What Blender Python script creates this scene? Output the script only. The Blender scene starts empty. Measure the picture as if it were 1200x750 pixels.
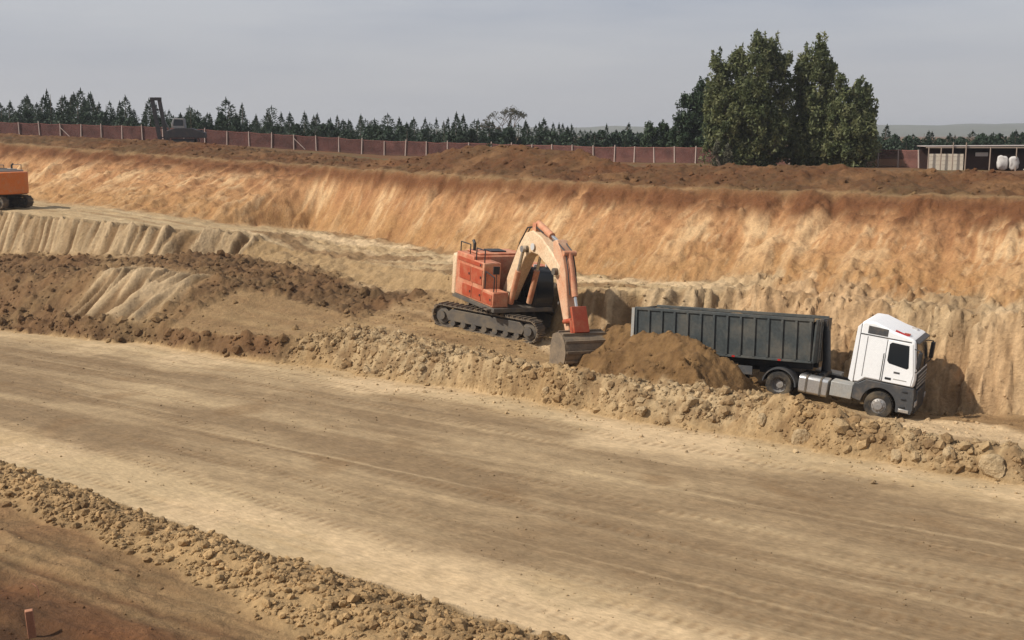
import bpy, bmesh, math, random
import numpy as np
from mathutils import Matrix, Vector, Euler

C = bpy.context.scene.collection
SC = bpy.context.scene
R = math.radians
rng = np.random.default_rng(7)
random.seed(5)

# ------------------------------------------------------------------ camera numbers (metres)
CAMZ = 10.0
FPX = 1500.0
F = FPX / 1200.0
PITCH = math.atan(217 / FPX)
cp, sp = math.cos(PITCH), math.sin(PITCH)


def V(x, y, z=None, Y=None):
    """a spot of the site read off the picture: its height z, or its distance Y, is known"""
    u = (x - 600) / FPX
    v = (375 - y) / FPX
    dy = cp + v * sp
    dz = -sp + v * cp
    k = (Y / dy) if Y is not None else (z - CAMZ) / dz
    return Vector((u * k, dy * k, CAMZ + dz * k))


# site axes: t runs along the haul road, q across it towards the field
TH = R(37.0)
ct, st = math.cos(TH), math.sin(TH)


def tq(X, Y):
    return X * ct - Y * st, X * st + Y * ct


def xy(t, q):
    return t * ct + q * st, -t * st + q * ct


# ------------------------------------------------------------------ numpy noise
def _hash(ix, iy, seed):
    h = (ix.astype(np.int64) * 374761393 + iy.astype(np.int64) * 668265263 + seed * 1442695041) & 0xFFFFFFFF
    h = ((h ^ (h >> 13)) * 1274126177) & 0xFFFFFFFF
    return (h ^ (h >> 16)) & 0xFFFFFFFF


def perlin(x, y, seed=0):
    x = np.asarray(x, dtype=np.float64)
    y = np.asarray(y, dtype=np.float64)
    x0 = np.floor(x)
    y0 = np.floor(y)
    fx = x - x0
    fy = y - y0
    u = fx * fx * fx * (fx * (fx * 6 - 15) + 10)
    w = fy * fy * fy * (fy * (fy * 6 - 15) + 10)

    def g(ix, iy, dx, dy):
        a = _hash(ix, iy, seed) * (2 * math.pi / 4294967296.0)
        return np.cos(a) * dx + np.sin(a) * dy
    n00 = g(x0, y0, fx, fy)
    n10 = g(x0 + 1, y0, fx - 1, fy)
    n01 = g(x0, y0 + 1, fx, fy - 1)
    n11 = g(x0 + 1, y0 + 1, fx - 1, fy - 1)
    a = n00 + u * (n10 - n00)
    b = n01 + u * (n11 - n01)
    return (a + w * (b - a)) * 1.5


def fbm(x, y, oct=4, seed=0, gain=0.5):
    s = 0
    a = 1.0
    for k in range(oct):
        s = s + a * perlin(x, y, seed + 17 * k)
        x = x * 2.03
        y = y * 2.03
        a *= gain
    return s


def worley(x, y, seed=0):
    """distance to nearest cell point, and that cell's random number"""
    x0 = np.floor(x)
    y0 = np.floor(y)
    best = np.full(np.shape(x), 9.0)
    idv = np.zeros(np.shape(x))
    for i in (-1, 0, 1):
        for j in (-1, 0, 1):
            cx = x0 + i
            cy = y0 + j
            h1 = _hash(cx, cy, seed) / 4294967296.0
            h2 = _hash(cx, cy, seed + 91) / 4294967296.0
            d = np.hypot(cx + h1 - x, cy + h2 - y)
            m = d < best
            best = np.where(m, d, best)
            idv = np.where(m, h2 * 7.13 % 1.0, idv)
    return best, idv


def sstep(a, b, x):
    k = np.clip((x - a) / (b - a), 0, 1)
    return k * k * (3 - 2 * k)


# ------------------------------------------------------------------ breaklines of the site
ST = [0, 150, 270, 350, 450, 550, 650, 750, 850, 950, 1050, 1200]
FEAT = {
    'berm2_base': [V(-60, 570, .3), V(0, 592, .3), (V(120, 640, .3)), V(250, 700, .3), V(330, 748, .3)],
    'berm2_top': [V(-60, 528, .55), V(0, 556, .55), V(120, 602, .55), V(250, 648, .55), V(450, 720, .55)],
    'road_near': [V(-60, 522, 0), V(0, 541, 0), V(130, 585, 0), V(250, 626, 0), V(450, 687, 0), V(650, 746, 0)],
    'road_far': [V(0, 388, 0), V(150, 404, 0), V(270, 421, 0), V(350, 427, 0), V(450, 447, 0), V(550, 460, 0), V(650, 478, 0),
                 V(750, 497, 0), V(850, 512, 0), V(950, 530, 0), V(1050, 548, 0), V(1200, 572, 0)],
    'ridge': [V(0, 372, .5), V(150, 380, .8), V(270, 395, .9), V(350, 395, 1.0), V(450, 402, 1.2), V(550, 425, 1.1), V(650, 439, 1.1),
              V(750, 450, 1.15), V(850, 462, 1.15), V(950, 480, 1.05), V(1050, 505, .95), V(1200, 535, .7)],
    'back': [V(0, 330, 1.8), V(150, 316, 3.1), V(250, 326, 2.7), V(350, 350, 1.8), V(450, 385, 1.2), V(550, 405, 1.0), V(650, 400, Y=50.2),
             V(750, 400, Y=49), V(850, 400, Y=46.6), V(950, 400, Y=44.2), V(1050, 400, Y=42.0), V(1200, 400, Y=39.7)],
    'toe': [V(0, 297, 2.5), V(150, 300, 3.0), V(270, 298, 3.1), V(350, 310, 2.8), V(450, 340, 2.0), V(550, 345, 2.0), V(650, 400, Y=57.0),
            V(750, 400, Y=54.6), V(850, 400, Y=52.4), V(950, 400, Y=50.4), V(1070, 400, Y=48.3), V(1200, 400, Y=46.2)],
    'face_top': [V(0, 249, 5.0), V(150, 264, 4.7), V(270, 273, 4.3), V(350, 295, 3.2), V(450, 315, 2.8), V(550, 325, 2.9), V(650, 340, 2.95),
                 V(750, 345, 3.1), V(850, 340, 3.2), V(950, 349, 3.2), V(1050, 358, 3.2), V(1200, 376, 3.1)],
    'wall_toe': [V(0, 230, 5.15), V(150, 246, 5.0), V(280, 262, 4.2), V(350, 268, 3.6), V(450, 280, 3.6), V(550, 298, 3.4), V(650, 315, 3.3),
                 V(750, 328, 3.2), V(850, 329, 3.35), V(950, 341, 3.35), V(1050, 350, 3.3), V(1200, 367, 3.2)],
    'crest': [V(0, 168, Y=112), V(150, 181, Y=105), V(270, 189, Y=98), V(350, 194, Y=93), V(450, 201, Y=85), V(550, 209, Y=78), V(650, 214, Y=72.5),
              V(750, 219, Y=67.5), V(850, 224, Y=64.5), V(950, 227, Y=62.5), V(1050, 229, Y=60.5), V(1200, 232, Y=57.5)],
}
# heights of points given by distance only: the floor of the truck cutting
for nm, zs in (('back', {6: .5, 7: .45, 8: .32, 9: .0, 10: -.42, 11: -.3}), ('toe', {6: .95, 7: .5, 8: .36, 9: .05, 10: -.40, 11: -.22})):
    for i, z in zs.items():
        FEAT[nm][i].z = z
def T(x, y, z):
    p = V(x, y, z)
    return tq(p.x, p.y)[0]
ORDER = ['berm2_base', 'berm2_top', 'road_near', 'road_far', 'ridge', 'back', 'toe', 'face_top', 'wall_toe', 'crest']
LINES = []
for nm in ORDER:
    a = np.array([(*tq(p.x, p.y), p.z) for p in FEAT[nm]])
    a = a[np.argsort(a[:, 0])]
    LINES.append(a)
# spoil heap along the crest, by t
HEAP = np.array([(tq(V(x, 200, Y=Yv * 1.42).x, V(x, 200, Y=Yv * 1.42).y)[0], h) for x, Yv, h in
                 ((-200, 88, .3), (0, 86, .15), (300, 74, .12), (440, 66, .25), (490, 63.4, .9), (540, 61, 1.75), (600, 58.6, 1.95), (675, 55.6, 1.75), (735, 53.5, 1.0), (850, 50, 1.25),
                  (960, 47, 1.35), (1050, 45, 1.15), (1130, 43.5, 1.1), (1200, 42, 1.2), (1400, 38, 1.2))])
HEAP = HEAP[np.argsort(HEAP[:, 0])]


def smooth_interp(t, tt, vv):
    s = 0
    for d, w in ((-1.2, .2), (-.5, .2), (0, .2), (.5, .2), (1.2, .2)):
        s = s + w * np.interp(t + d, tt, vv)
    return s


def field_z(X, Y):
    """the flat farmland round the pit, falling gently from left to right"""
    base = np.interp(X / np.maximum(Y, 20.), [-.40, -.26, -.1, .07, .27, .43], [9.85, 9.2, 7.7, 7.1, 7.0, 6.9])
    far = sstep(220, 900, Y)
    return base * (1 - far) + 6.9 * far


FACES = ['ground', 'berm2', 'berm2', 'dirt_road', 'earth_berm', 'earth_berm', 'pit_floor', 'cut_bank', 'bench', 'pit_slope', 'spoil_ridge', 'field']


def site(X, Y, detail=True):
    """height, zone index (float: interval + fraction) and masks at plan points"""
    t, q = tq(X, Y)
    # meander the break lines so no edge is ruled
    qn = q + .35 * fbm(t * .23, q * .12 + 3, 3, 11) * sstep(33, 38, q) + .22 * fbm(t * .6, q * .3, 2, 12) * sstep(12, 16, q)
    Qs = [np.full_like(t, -60.), np.full_like(t, .8), np.full_like(t, 6.6)]
    Zs = [np.full_like(t, 8.3), np.full_like(t, 8.3), np.full_like(t, 1.7)]
    Qs.append(np.full_like(t, 9.0)); Zs.append(np.full_like(t, .55))
    for a in LINES:
        Qs.append(smooth_interp(t, a[:, 0], a[:, 1]))
        Zs.append(smooth_interp(t, a[:, 0], a[:, 2]))
    hz = np.interp(t, HEAP[:, 0], HEAP[:, 1])
    fz = field_z(X, Y)
    qc = Qs[-1]
    Qs += [qc + 2.6, qc + 6.0, qc + 10.0, qc + 14, np.full_like(t, 9e4)]
    zc = Zs[-1]
    Zs += [zc * .6 + fz * .4 + .15 + hz * .25, fz + hz, fz + hz * .35, fz, fz]
    for k in range(1, len(Qs)):
        Qs[k] = np.maximum(Qs[k], Qs[k - 1] + .15)
    h = np.array(Zs[0], copy=True)
    zone = np.zeros_like(t)
    for k in range(len(Qs) - 1):
        m = (qn >= Qs[k]) & (qn < Qs[k + 1])
        f = (qn - Qs[k]) / (Qs[k + 1] - Qs[k])
        g = f
        if k in (5, 7):
            g = f * .5 + .5 * (3 * f * f - 2 * f ** 3)
        h = np.where(m, Zs[k] + (Zs[k + 1] - Zs[k]) * g, h)
        zone = np.where(m, k + f, zone)
    # zones: 0 bank top,1 bank,2 lower bank,3 near ground,4 berm2 front,5 berm2 back,6 road,7 berm front,8 berm back,9 floor,10 face,11 bench,12 wall,13 crest strip,14 heap,15 heap back,16+ field
    M = {}
    lf = sstep(T(365, 420, .2), T(300, 420, .2), t)                       # 1 on the left (rubble terraces), 0 along the truck
    M['left'] = lf
    berm = np.where((zone >= 7) & (zone < 9), np.sin(np.clip((zone - 7) / 2, 0, 1) * math.pi), 0)
    M['berm'] = np.clip(berm * 1.6, 0, 1) * (1 - lf)
    rib = lf * sstep(T(80, 350, 1.6), T(112, 350, 1.6), t) * sstep(T(262, 350, 1.6), T(232, 350, 1.6), t)
    M['rib'] = rib * sstep(8.02, 8.15, zone) * sstep(9.2, 9.0, zone)
    flat = sstep(T(238, 360, 1.5), T(268, 360, 1.5), t) * sstep(7.85, 8.1, zone) * sstep(9.02, 8.85, zone)
    M['flat'] = flat * lf
    M['rub'] = lf * sstep(7.0, 7.25, zone) * sstep(10.15, 9.8, zone) * (1 - M['rib']) * (1 - .9 * flat)
    b2 = np.where((zone >= 4) & (zone < 6), np.sin(np.clip((zone - 4) / 2, 0, 1) * math.pi), 0)
    M['b2'] = np.clip(b2 * 1.8, 0, 1)
    M['face'] = sstep(9.9, 10.1, zone) * sstep(11.12, 10.95, zone) * np.where((t < T(300, 285, 3.7)) | (t > T(670, 370, 2)), 1, .15)
    M['right'] = sstep(T(760, 380, 1.6), T(900, 380, 1.6), t)
    M['wall'] = sstep(11.8, 12.1, zone) * sstep(13.2, 12.9, zone)
    M['heap'] = sstep(12.95, 13.3, zone) * sstep(16.5, 15.6, zone)
    M['road'] = sstep(5.9, 6.0, zone) * sstep(7.05, 6.95, zone)
    M['wallf'] = np.clip(zone - 12, 0, 1)
    M['zone'] = zone
    # spoil dumped beside the tipper body
    a = np.array(tq(*V(726, 383, z=2.05).xy)); b = np.array(tq(*V(808, 403, z=2.15).xy))
    ab = b - a
    k = np.clip(((t - a[0]) * ab[0] + (q - a[1]) * ab[1]) / (ab @ ab), 0, 1)
    wob = 1 + .18 * fbm(t * .7, q * .7, 2, 44)
    d = np.hypot(t - a[0] - k * ab[0], q - a[1] - k * ab[1]) * wob
    top = 2.15 + .1 * k + .12 * fbm(t * .6, q * .6, 2, 52)
    hp = np.maximum(top - np.where(q > a[1], .95, .72) * np.maximum(d - .25, 0), -9)
    M['dump'] = sstep(-.12, .2, hp - h)
    h = np.where(hp > h - .1, np.maximum(h, hp), h)
    M['slump'] = np.zeros_like(t)
    if not detail:
        return h, M
    # ---- relief
    n1 = fbm(t * .35, q * .35, 3, 1)
    h = h + .05 * n1 * (1 - M['road'] * .8)
    rubble = np.clip(M['berm'] + M['rub'] + M['b2'] * .75 + .35 * M['heap'], 0, 1)
    w1, i1 = worley(t * 1.25 + .2 * n1, q * 1.25, 5)
    w2, i2 = worley(t * 2.9, q * 2.9, 6)
    cl = (.75 - w1).clip(0) * .30 * (.35 + i1) + (.7 - w2).clip(0) * .20 * (.3 + i2)
    big = fbm(t * .45, q * .5, 2, 9)
    h = h + rubble * (cl * np.where(M['b2'] > .1, .85, 1.15) - .07 + .22 * big * np.where(M['b2'] > .1, .35, 1))
    # tooth marks of the bucket on the lower faces and the rib: steep near-vertical grooves
    tg = t + .12 * fbm(q * .8, t * .2, 2, 21)
    gr = 1 - np.abs(perlin(tg * 1.5, q * .22, 22)) * 2.2
    gr2 = perlin(tg * 4.2, q * .35 + 8, 23)
    M['groove'] = gr
    w3, i3 = worley(t * 1.9, q * 1.9 + .2 * n1, 31)
    fm = np.clip(M['face'] + M['rib'], 0, 1)
    rt = M['right']
    rough = fbm(t * 1.1, q * 1.1, 4, 32, .6)
    h = h + fm * ((1 - .72 * rt) * (.36 * gr.clip(-.6, 1) - .18) + .07 * gr2 + rt * (.30 * rough + .18 * perlin(t * .35, q * 1.9, 55) + .5 * (.6 - w3).clip(0) * (.3 + i3)))
    wc, ic = worley(t * 1.25 + .25 * rough, q * .42 + .2 * n1, 56)
    wd, idd = worley(t * 2.8 + .2 * rough, q * 1.5, 57)
    M['block'] = ic
    h = h + fm * ((.50 * (ic - .5) + .22 * (idd - .5)) * (.55 + .45 * rt) * (1 - .55 * M['rib']))
    # crumbly lower third of the wall above it
    lowm = M['wall'] * sstep(12.45, 12.05, zone) + sstep(11, 11.05, zone) * sstep(12.05, 12, zone) * rt
    h = h + lowm * rt * (.18 * rough + .34 * (.6 - w3).clip(0) * (.3 + i3))
    # long scraped streaks on the pit wall, one per bucket pass
    pas = perlin(t * .42 + .25 * fbm(t * .1, q * .3, 2, 25), q * .05, 26)
    tw_ = t + .22 * fbm(t * .22, q * .5, 2, 46)
    pt1 = sstep(-.25, .45, fbm(t * .16, q * .55, 2, 47))
    pt2 = sstep(-.3, .35, fbm(t * .33 + 7, q * .8, 2, 48))
    st1 = perlin(tw_ * 1.2 + .12 * q, q * .25, 27) * (.35 + .85 * pt1)
    st2 = perlin(tw_ * 3.4 + .2 * q, q * .42, 28) * (.3 + pt2) + .7 * perlin(tw_ * 7.5 + .2 * q, q * .7, 49) * pt1
    lump = fbm(t * .9, q * .9, 4, 29, .6)
    ledge = perlin(t * .12, q * 1.6, 50)
    h = h + M['wall'] * (.20 * pas * (.4 + pt1) + .17 * st1 + .05 * st2 + .16 * lump + .05 * ledge)
    crumb = sstep(.15, .5, fbm(t * .28, q * .45, 2, 51)) * M['wall']
    h = h + crumb * .30 * (.6 - w3).clip(0) * (.3 + i3)
    # two rain gullies in the wall
    for t0 in (T(560, 250, 5), T(605, 250, 5), T(985, 280, 5)):
        g0 = np.exp(-((t - t0 - .5 * perlin(q * .5, q * 0 + t0, 33)) / .35) ** 2)
        h = h - M['wall'] * .35 * g0 * sstep(12.3, 12.6, zone)
    h = h + M['heap'] * (.12 * fbm(t * .9, q * .9, 3, 35) + .10 * (.6 - w1).clip(0))
    # road: ruts along its length
    ru = perlin(t * .05, qn * 1.6, 36) + .5 * perlin(t * .08, qn * 4.1, 37)
    h = h + M['road'] * (.022 * ru + .02 * fbm(t * .8, q * .8, 2, 38))
    trk = np.zeros_like(t)
    fr = np.clip(zone - 6, 0, 1)
    for k, (f0, sl, cu) in enumerate(((.10, .0012, .02), (.22, -.0010, .03), (.33, .0016, .02), (.47, .0, .03), (.58, -.0014, .02), (.70, .0011, .03), (.83, -.0008, .02), (.92, .0006, .015))):
        c0 = f0 + sl * (t + 35) + cu * perlin(t * .035, t * 0 + k * 5.3, 53)
        for side in (-.062, .062):
            g = np.exp(-((fr - c0 - side) / .0125) ** 2)
            trk = np.maximum(trk, g * (.45 + .55 * np.sin(t * 19 + k)) * sstep(-.35, .2, perlin(t * .07, t * 0 + k * 3.1, 54)))
    M['trk'] = trk * M['road']
    h = h - .018 * M['trk']
    ng = sstep(4.2, 3.9, zone) * sstep(.9, 1.4, zone)
    h = h + ng * (.10 * fbm(t * .5, q * 1.0, 4, 39) + .05 * perlin(t * .12, q * 2.6, 40))
    fl = sstep(8.95, 9.05, zone) * sstep(10.05, 9.95, zone) * (1 - lf) + sstep(11, 11.1, zone) * sstep(12.05, 11.9, zone)
    h = h + fl * (.05 * perlin(t * .10, q * 1.9, 41) + .06 * fbm(t * .9, q * .9, 3, 42))
    h = h + sstep(9.3, 9.8, zone) * sstep(12.1, 11.8, zone) * sstep(T(230, 275, 4), T(330, 280, 3.6), t) * (1 - rt) * (.10 * rough + .22 * (.6 - w3).clip(0) * i3)
    h = h + M['dump'] * (.16 * fbm(t * 1.3, q * 1.3, 4, 43, .6) + .16 * (.6 - w3).clip(0) * (.3 + i3))
    M['fine'] = fbm(t * 2.2, q * 2.2, 3, 45)
    M['st1'], M['st2'], M['pas'], M['lump'], M['n1'], M['rubble'] = st1, st2, pas, lump, n1, rubble
    M['cl'] = cl
    return h, M


def ground_at(x, y):
    h, _ = site(np.array([float(x)]), np.array([float(y)]))
    return float(h[0])


def hit(px, py, y0=18., y1=140.):
    """where the sight line through a spot of the picture meets the ground"""
    Ys = np.linspace(y0, y1, 3000)
    a, b = V(px, py, Y=1.0), None
    X = a.x * Ys
    Zr = CAMZ + (a.z - CAMZ) * Ys
    h, _ = site(X, Ys)
    k = int(np.argmax(h >= Zr))
    return Vector((X[k], Ys[k], h[k]))


def lin(r, g, b):
    f = lambda c: (c / 255 / 12.92) if c / 255 <= .04045 else ((c / 255 + .055) / 1.055) ** 2.4
    return np.array([f(r), f(g), f(b)])


def mixc(a, b, k):
    k = np.clip(k, 0, 1)[..., None]
    return a * (1 - k) + b * k


# soil colours (albedo)
PALE = np.array([.42, .305, .172])
TAN = np.array([.315, .205, .098])
BROWN = np.array([.170, .100, .047])
DARK = np.array([.078, .042, .021])
ORANGE = np.array([.42, .222, .100])
RUST = np.array([.185, .078, .033])
CREAM = np.array([.58, .415, .24])


def soil_colour(X, Y, h, M):
    t, q = tq(X, Y)
    z = M['zone']
    n = fbm(t * .16, q * .16, 3, 61)
    nf = M['fine']
    col = np.broadcast_to(TAN, t.shape + (3,)).copy()
    # near ground: dark brown soil with a pale wheel track
    near = mixc(DARK * .9, BROWN, .30 + .5 * n + .3 * perlin(t * .1, q * 2.2, 62))
    near = mixc(near, RUST * .95, .42 + .5 * fbm(t * .4, q * .4, 2, 63))
    tr = np.exp(-((q - 16.2 - .3 * perlin(t * .2, t * 0, 64)) / 1.1) ** 2)
    near = mixc(near, TAN * 1.0, tr * (.55 + .45 * perlin(t * .12, q * 3.3, 65)))
    col = mixc(col, near, sstep(4.3, 3.8, z))
    # berm on the near side of the road
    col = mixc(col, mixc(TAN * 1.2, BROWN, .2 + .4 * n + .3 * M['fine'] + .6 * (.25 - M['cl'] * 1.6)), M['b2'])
    # haul road: pale dusty shoulders, damp brown running lane
    f = np.clip(z - 6, 0, 1)
    lane = sstep(.10, .22, f + .04 * n) * sstep(.95, .74, f + .06 * n + .04 * perlin(t * .3, q * .9, 66))
    strk = perlin(t * .06, q * .8, 67) + .45 * perlin(t * .08, q * 2.6, 68) + .3 * perlin(t * .14, q * 6.5, 69) + .35 * fbm(t * .35, q * .7, 3, 94)
    damp = np.clip(lane * (.84 + .42 * fbm(t * .09, q * .3, 3, 70) + .42 * strk), 0, 1)
    road = mixc(PALE * .98, mixc(BROWN * 1.08, np.array([.195, .138, .080]), .65), damp * .96)
    road = mixc(road, TAN * 1.15, .3 * sstep(.0, .5, strk) * (1 - lane) + .06)
    road = mixc(road, CREAM * .86, .75 * (1 - lane) * sstep(-.2, .4, n + .3 * nf))
    road = mixc(road, BROWN, .5 * sstep(.35, .75, perlin(t * .35, q * .6, 71)) * lane)
    road = mixc(road, BROWN * 1.0, .5 * M['trk'])
    road = mixc(road, PALE * .95, .55 * sstep(.45, .9, perlin(t * .05 + 3, q * 3.4, 81)) * lane)
    col = mixc(col, road, M['road'])
    # far berm
    bm = mixc(TAN * 1.04, PALE * .95, .4 + .5 * n + .25 * nf)
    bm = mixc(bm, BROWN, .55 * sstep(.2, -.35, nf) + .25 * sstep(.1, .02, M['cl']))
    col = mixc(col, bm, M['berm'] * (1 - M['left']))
    # rubble terraces
    rb = mixc(BROWN * .68, TAN * .78, .20 + .5 * n + .35 * nf)
    rb = mixc(rb, mixc(RUST, BROWN, .5 + 0 * n) * .95, .30 + .4 * fbm(t * .3, q * .3, 2, 72))
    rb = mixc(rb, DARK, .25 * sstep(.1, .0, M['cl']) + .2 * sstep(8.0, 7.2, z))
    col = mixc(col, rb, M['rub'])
    col = mixc(col, mixc(TAN * .9, BROWN * 1.15, .5 + .6 * perlin(t * .12, q * 1.4, 80) + .2 * nf), M['flat'])
    # floor of the cut, trampled by tracks
    fl = mixc(TAN * 1.08, BROWN * 1.25, .38 + .5 * fbm(t * .12, q * .9, 3, 73) + .25 * nf)
    fl = mixc(fl, CREAM * .9, sstep(.05, .4, fbm(t * .12, q * .26, 2, 74)) * .85)
    fl = mixc(fl, BROWN, .45 * sstep(.1, .5, fbm(t * .3, q * .5, 3, 87)))
    col = mixc(col, fl, sstep(8.9, 9.05, z) * sstep(10.1, 9.95, z) * (1 - M['rub']) * (1 - M['rib']))
    # lower faces: pale clay
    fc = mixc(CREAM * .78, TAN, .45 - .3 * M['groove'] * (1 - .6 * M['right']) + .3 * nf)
    fc = mixc(fc, CREAM * .95, .5 * M['right'] * sstep(-.1, .35, nf))
    fc = fc * (1 - .18 * (1 - M['right']))[..., None]  # left faces toned down: darker clay plus shading put into the colour
    fc = mixc(fc, CREAM * .9, .5 * sstep(.55, .9, M['block']))
    fc = mixc(fc, BROWN * 1.1, .45 * sstep(.35, .1, M['block']))
    fc = mixc(fc, ORANGE * 1.1, .30 * M['right'] * sstep(.0, .5, n + .3))
    fc = mixc(fc, BROWN, (.66 + .24 * M['left']) * sstep(.55, -.2, M['groove']) * (1 - .7 * M['right']) + .35 * M['right'] * sstep(.1, -.5, nf))  # groove shade painted into the colour: hollows turn brown, strongest on the left
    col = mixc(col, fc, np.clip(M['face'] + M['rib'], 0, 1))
    # bench
    bn = mixc(PALE * 1.02, TAN * 1.05, .35 + .5 * fbm(t * .10, q * 1.2, 3, 75))
    bn = mixc(bn, BROWN * 1.3, .5 * sstep(.25, .6, perlin(t * .05, q * 1.5, 76)))
    mid = sstep(T(230, 275, 4), T(330, 280, 3.6), t) * (1 - M['right'])
    bn = mixc(bn, BROWN * 1.15, mid * .85 * sstep(-.05, .35, fbm(t * .16, q * .5, 3, 85)))
    bn = mixc(bn, CREAM * .95, mid * .8 * sstep(.12, .4, fbm(t * .14 + 9, q * .4, 2, 86)))
    bn = mixc(bn, fc, M['right'])
    col = mixc(col, bn, sstep(11, 11.08, z) * sstep(12.1, 11.95, z))
    # pit wall: red topsoil at the lip, orange below it, pale clay lower down, all scraped into streaks
    wf = M['wallf']
    s = M['st1'] * .75 + M['st2'] * .38 + M['pas'] * .8 + .35 * fbm(t * .5, q * .7, 3, 93)
    right = sstep(-50, -15, t)
    lower = sstep(.62, .12, wf + .10 * M['lump'] + .12 * M['st1'])
    w = mixc(ORANGE * 1.0, TAN * np.array([1.18, 1.0, .86]), lower * .8 + .1)
    pale_band = np.exp(-((wf - (.50 + .12 * n)) / .24) ** 2)
    w = mixc(w, CREAM * np.array([1.03, .95, .86]), sstep(-.1, .6, s + .35 * n) * (.24 + .66 * pale_band))
    w = mixc(w, RUST * 1.35, sstep(-.05, -.8, s) * (.50 - .25 * lower))
    sc3 = perlin(t * 5.2 + .3 * M['lump'] + .25 * q, q * .9, 82)
    w = mixc(w, CREAM * .98, .28 * sstep(.25, .5, sc3) * sstep(-.1, .4, fbm(t * .4, q * .8, 2, 83)))
    w = mixc(w, RUST * 1.1, +.2 * sstep(-.3, -.55, sc3) + .35 * sstep(.3, .6, perlin(t * 2.6, q * 2.6, 84)))
    w = mixc(w, RUST * .85, sstep(.62, .93, wf + .10 * M['lump'] + .16 * M['st1'] + .06 * right))
    w = w * .93
    w = mixc(w, fc, M['right'] * sstep(.13, .02, wf + .12 * M['lump']))
    col = mixc(col, w, M['wall'])
    # spoil heap and the strip behind the lip
    hp = mixc(RUST * .62, BROWN * .60, .45 + .5 * n + .3 * nf)
    hp = mixc(hp, ORANGE * .5, .5 * sstep(.1, .6, fbm(t * .3, q * .3, 2, 78)))
    col = mixc(col, hp, M['heap'])
    fd = mixc(BROWN * .85, RUST * .8, .5 + .6 * n)
    fd = mixc(fd, np.array([.10, .095, .035]), .5 * sstep(-.1, .5, fbm(t * .2, q * .2, 3, 79)))
    col = mixc(col, fd, sstep(15.8, 16.6, z))
    # fresh dump by the trailer
    dm = mixc(np.array([.215, .125, .052]), np.array([.135, .074, .031]), .5 + .5 * nf + .3 * n)
    col = mixc(col, dm, M['dump'])
    return np.clip(col, .01, .9)


# ------------------------------------------------------------------ materials
def nodes_of(m):
    m.use_nodes = True
    nt = m.node_tree
    return nt, nt.nodes, nt.links, nt.nodes['Principled BSDF']


def soil_material(name, attr=True, base=(.3, .2, .1), scale=1.0, bump=.5, grain=None):
    m = bpy.data.materials.new(name)
    nt, N, L, b = nodes_of(m)
    tc = N.new('ShaderNodeTexCoord')
    if attr:
        a = N.new('ShaderNodeAttribute'); a.attribute_name = 'soil'
        src = a.outputs['Color']
    else:
        a = N.new('ShaderNodeRGB'); a.outputs[0].default_value = (*base, 1)
        src = a.outputs[0]
    n1 = N.new('ShaderNodeTexNoise'); n1.inputs['Scale'].default_value = 6.5 * scale; n1.inputs['Detail'].default_value = 8; n1.inputs['Roughness'].default_value = .68
    n2 = N.new('ShaderNodeTexNoise'); n2.inputs['Scale'].default_value = 1.3 * scale; n2.inputs['Detail'].default_value = 3
    if grain:
        mp = N.new('ShaderNodeMapping'); mp.vector_type = 'TEXTURE'
        mp.inputs['Rotation'].default_value = (0, 0, -TH); mp.inputs['Scale'].default_value = grain
        L.new(tc.outputs['Object'], mp.inputs['Vector']); L.new(mp.outputs[0], n1.inputs['Vector'])
    else:
        L.new(tc.outputs['Object'], n1.inputs['Vector'])
    L.new(tc.outputs['Object'], n2.inputs['Vector'])
    mr = N.new('ShaderNodeMapRange'); mr.inputs['From Min'].default_value = .28; mr.inputs['From Max'].default_value = .72
    mr.inputs['To Min'].default_value = .76; mr.inputs['To Max'].default_value = 1.23
    L.new(n1.outputs['Fac'], mr.inputs['Value'])
    mr2 = N.new('ShaderNodeMapRange'); mr2.inputs['From Min'].default_value = .3; mr2.inputs['From Max'].default_value = .7
    mr2.inputs['To Min'].default_value = .88; mr2.inputs['To Max'].default_value = 1.12
    L.new(n2.outputs['Fac'], mr2.inputs['Value'])
    mu = N.new('ShaderNodeMath'); mu.operation = 'MULTIPLY'
    L.new(mr.outputs[0], mu.inputs[0]); L.new(mr2.outputs[0], mu.inputs[1])
    vm = N.new('ShaderNodeVectorMath'); vm.operation = 'SCALE'
    L.new(src, vm.inputs[0]); L.new(mu.outputs[0], vm.inputs['Scale'])
    L.new(vm.outputs[0], b.inputs['Base Color'])
    b.inputs['Roughness'].default_value = .95
    b.inputs['Specular IOR Level'].default_value = .12
    bp = N.new('ShaderNodeBump'); bp.inputs['Strength'].default_value = bump; bp.inputs['Distance'].default_value = .13
    L.new(n1.outputs['Fac'], bp.inputs['Height']); L.new(bp.outputs[0], b.inputs['Normal'])
    return m


def tag(o, label=None, cat=None, group=None, kind=None):
    if label: o['label'] = label
    if cat: o['category'] = cat
    if group: o['group'] = group
    if kind: o['kind'] = kind
    return o


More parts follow.
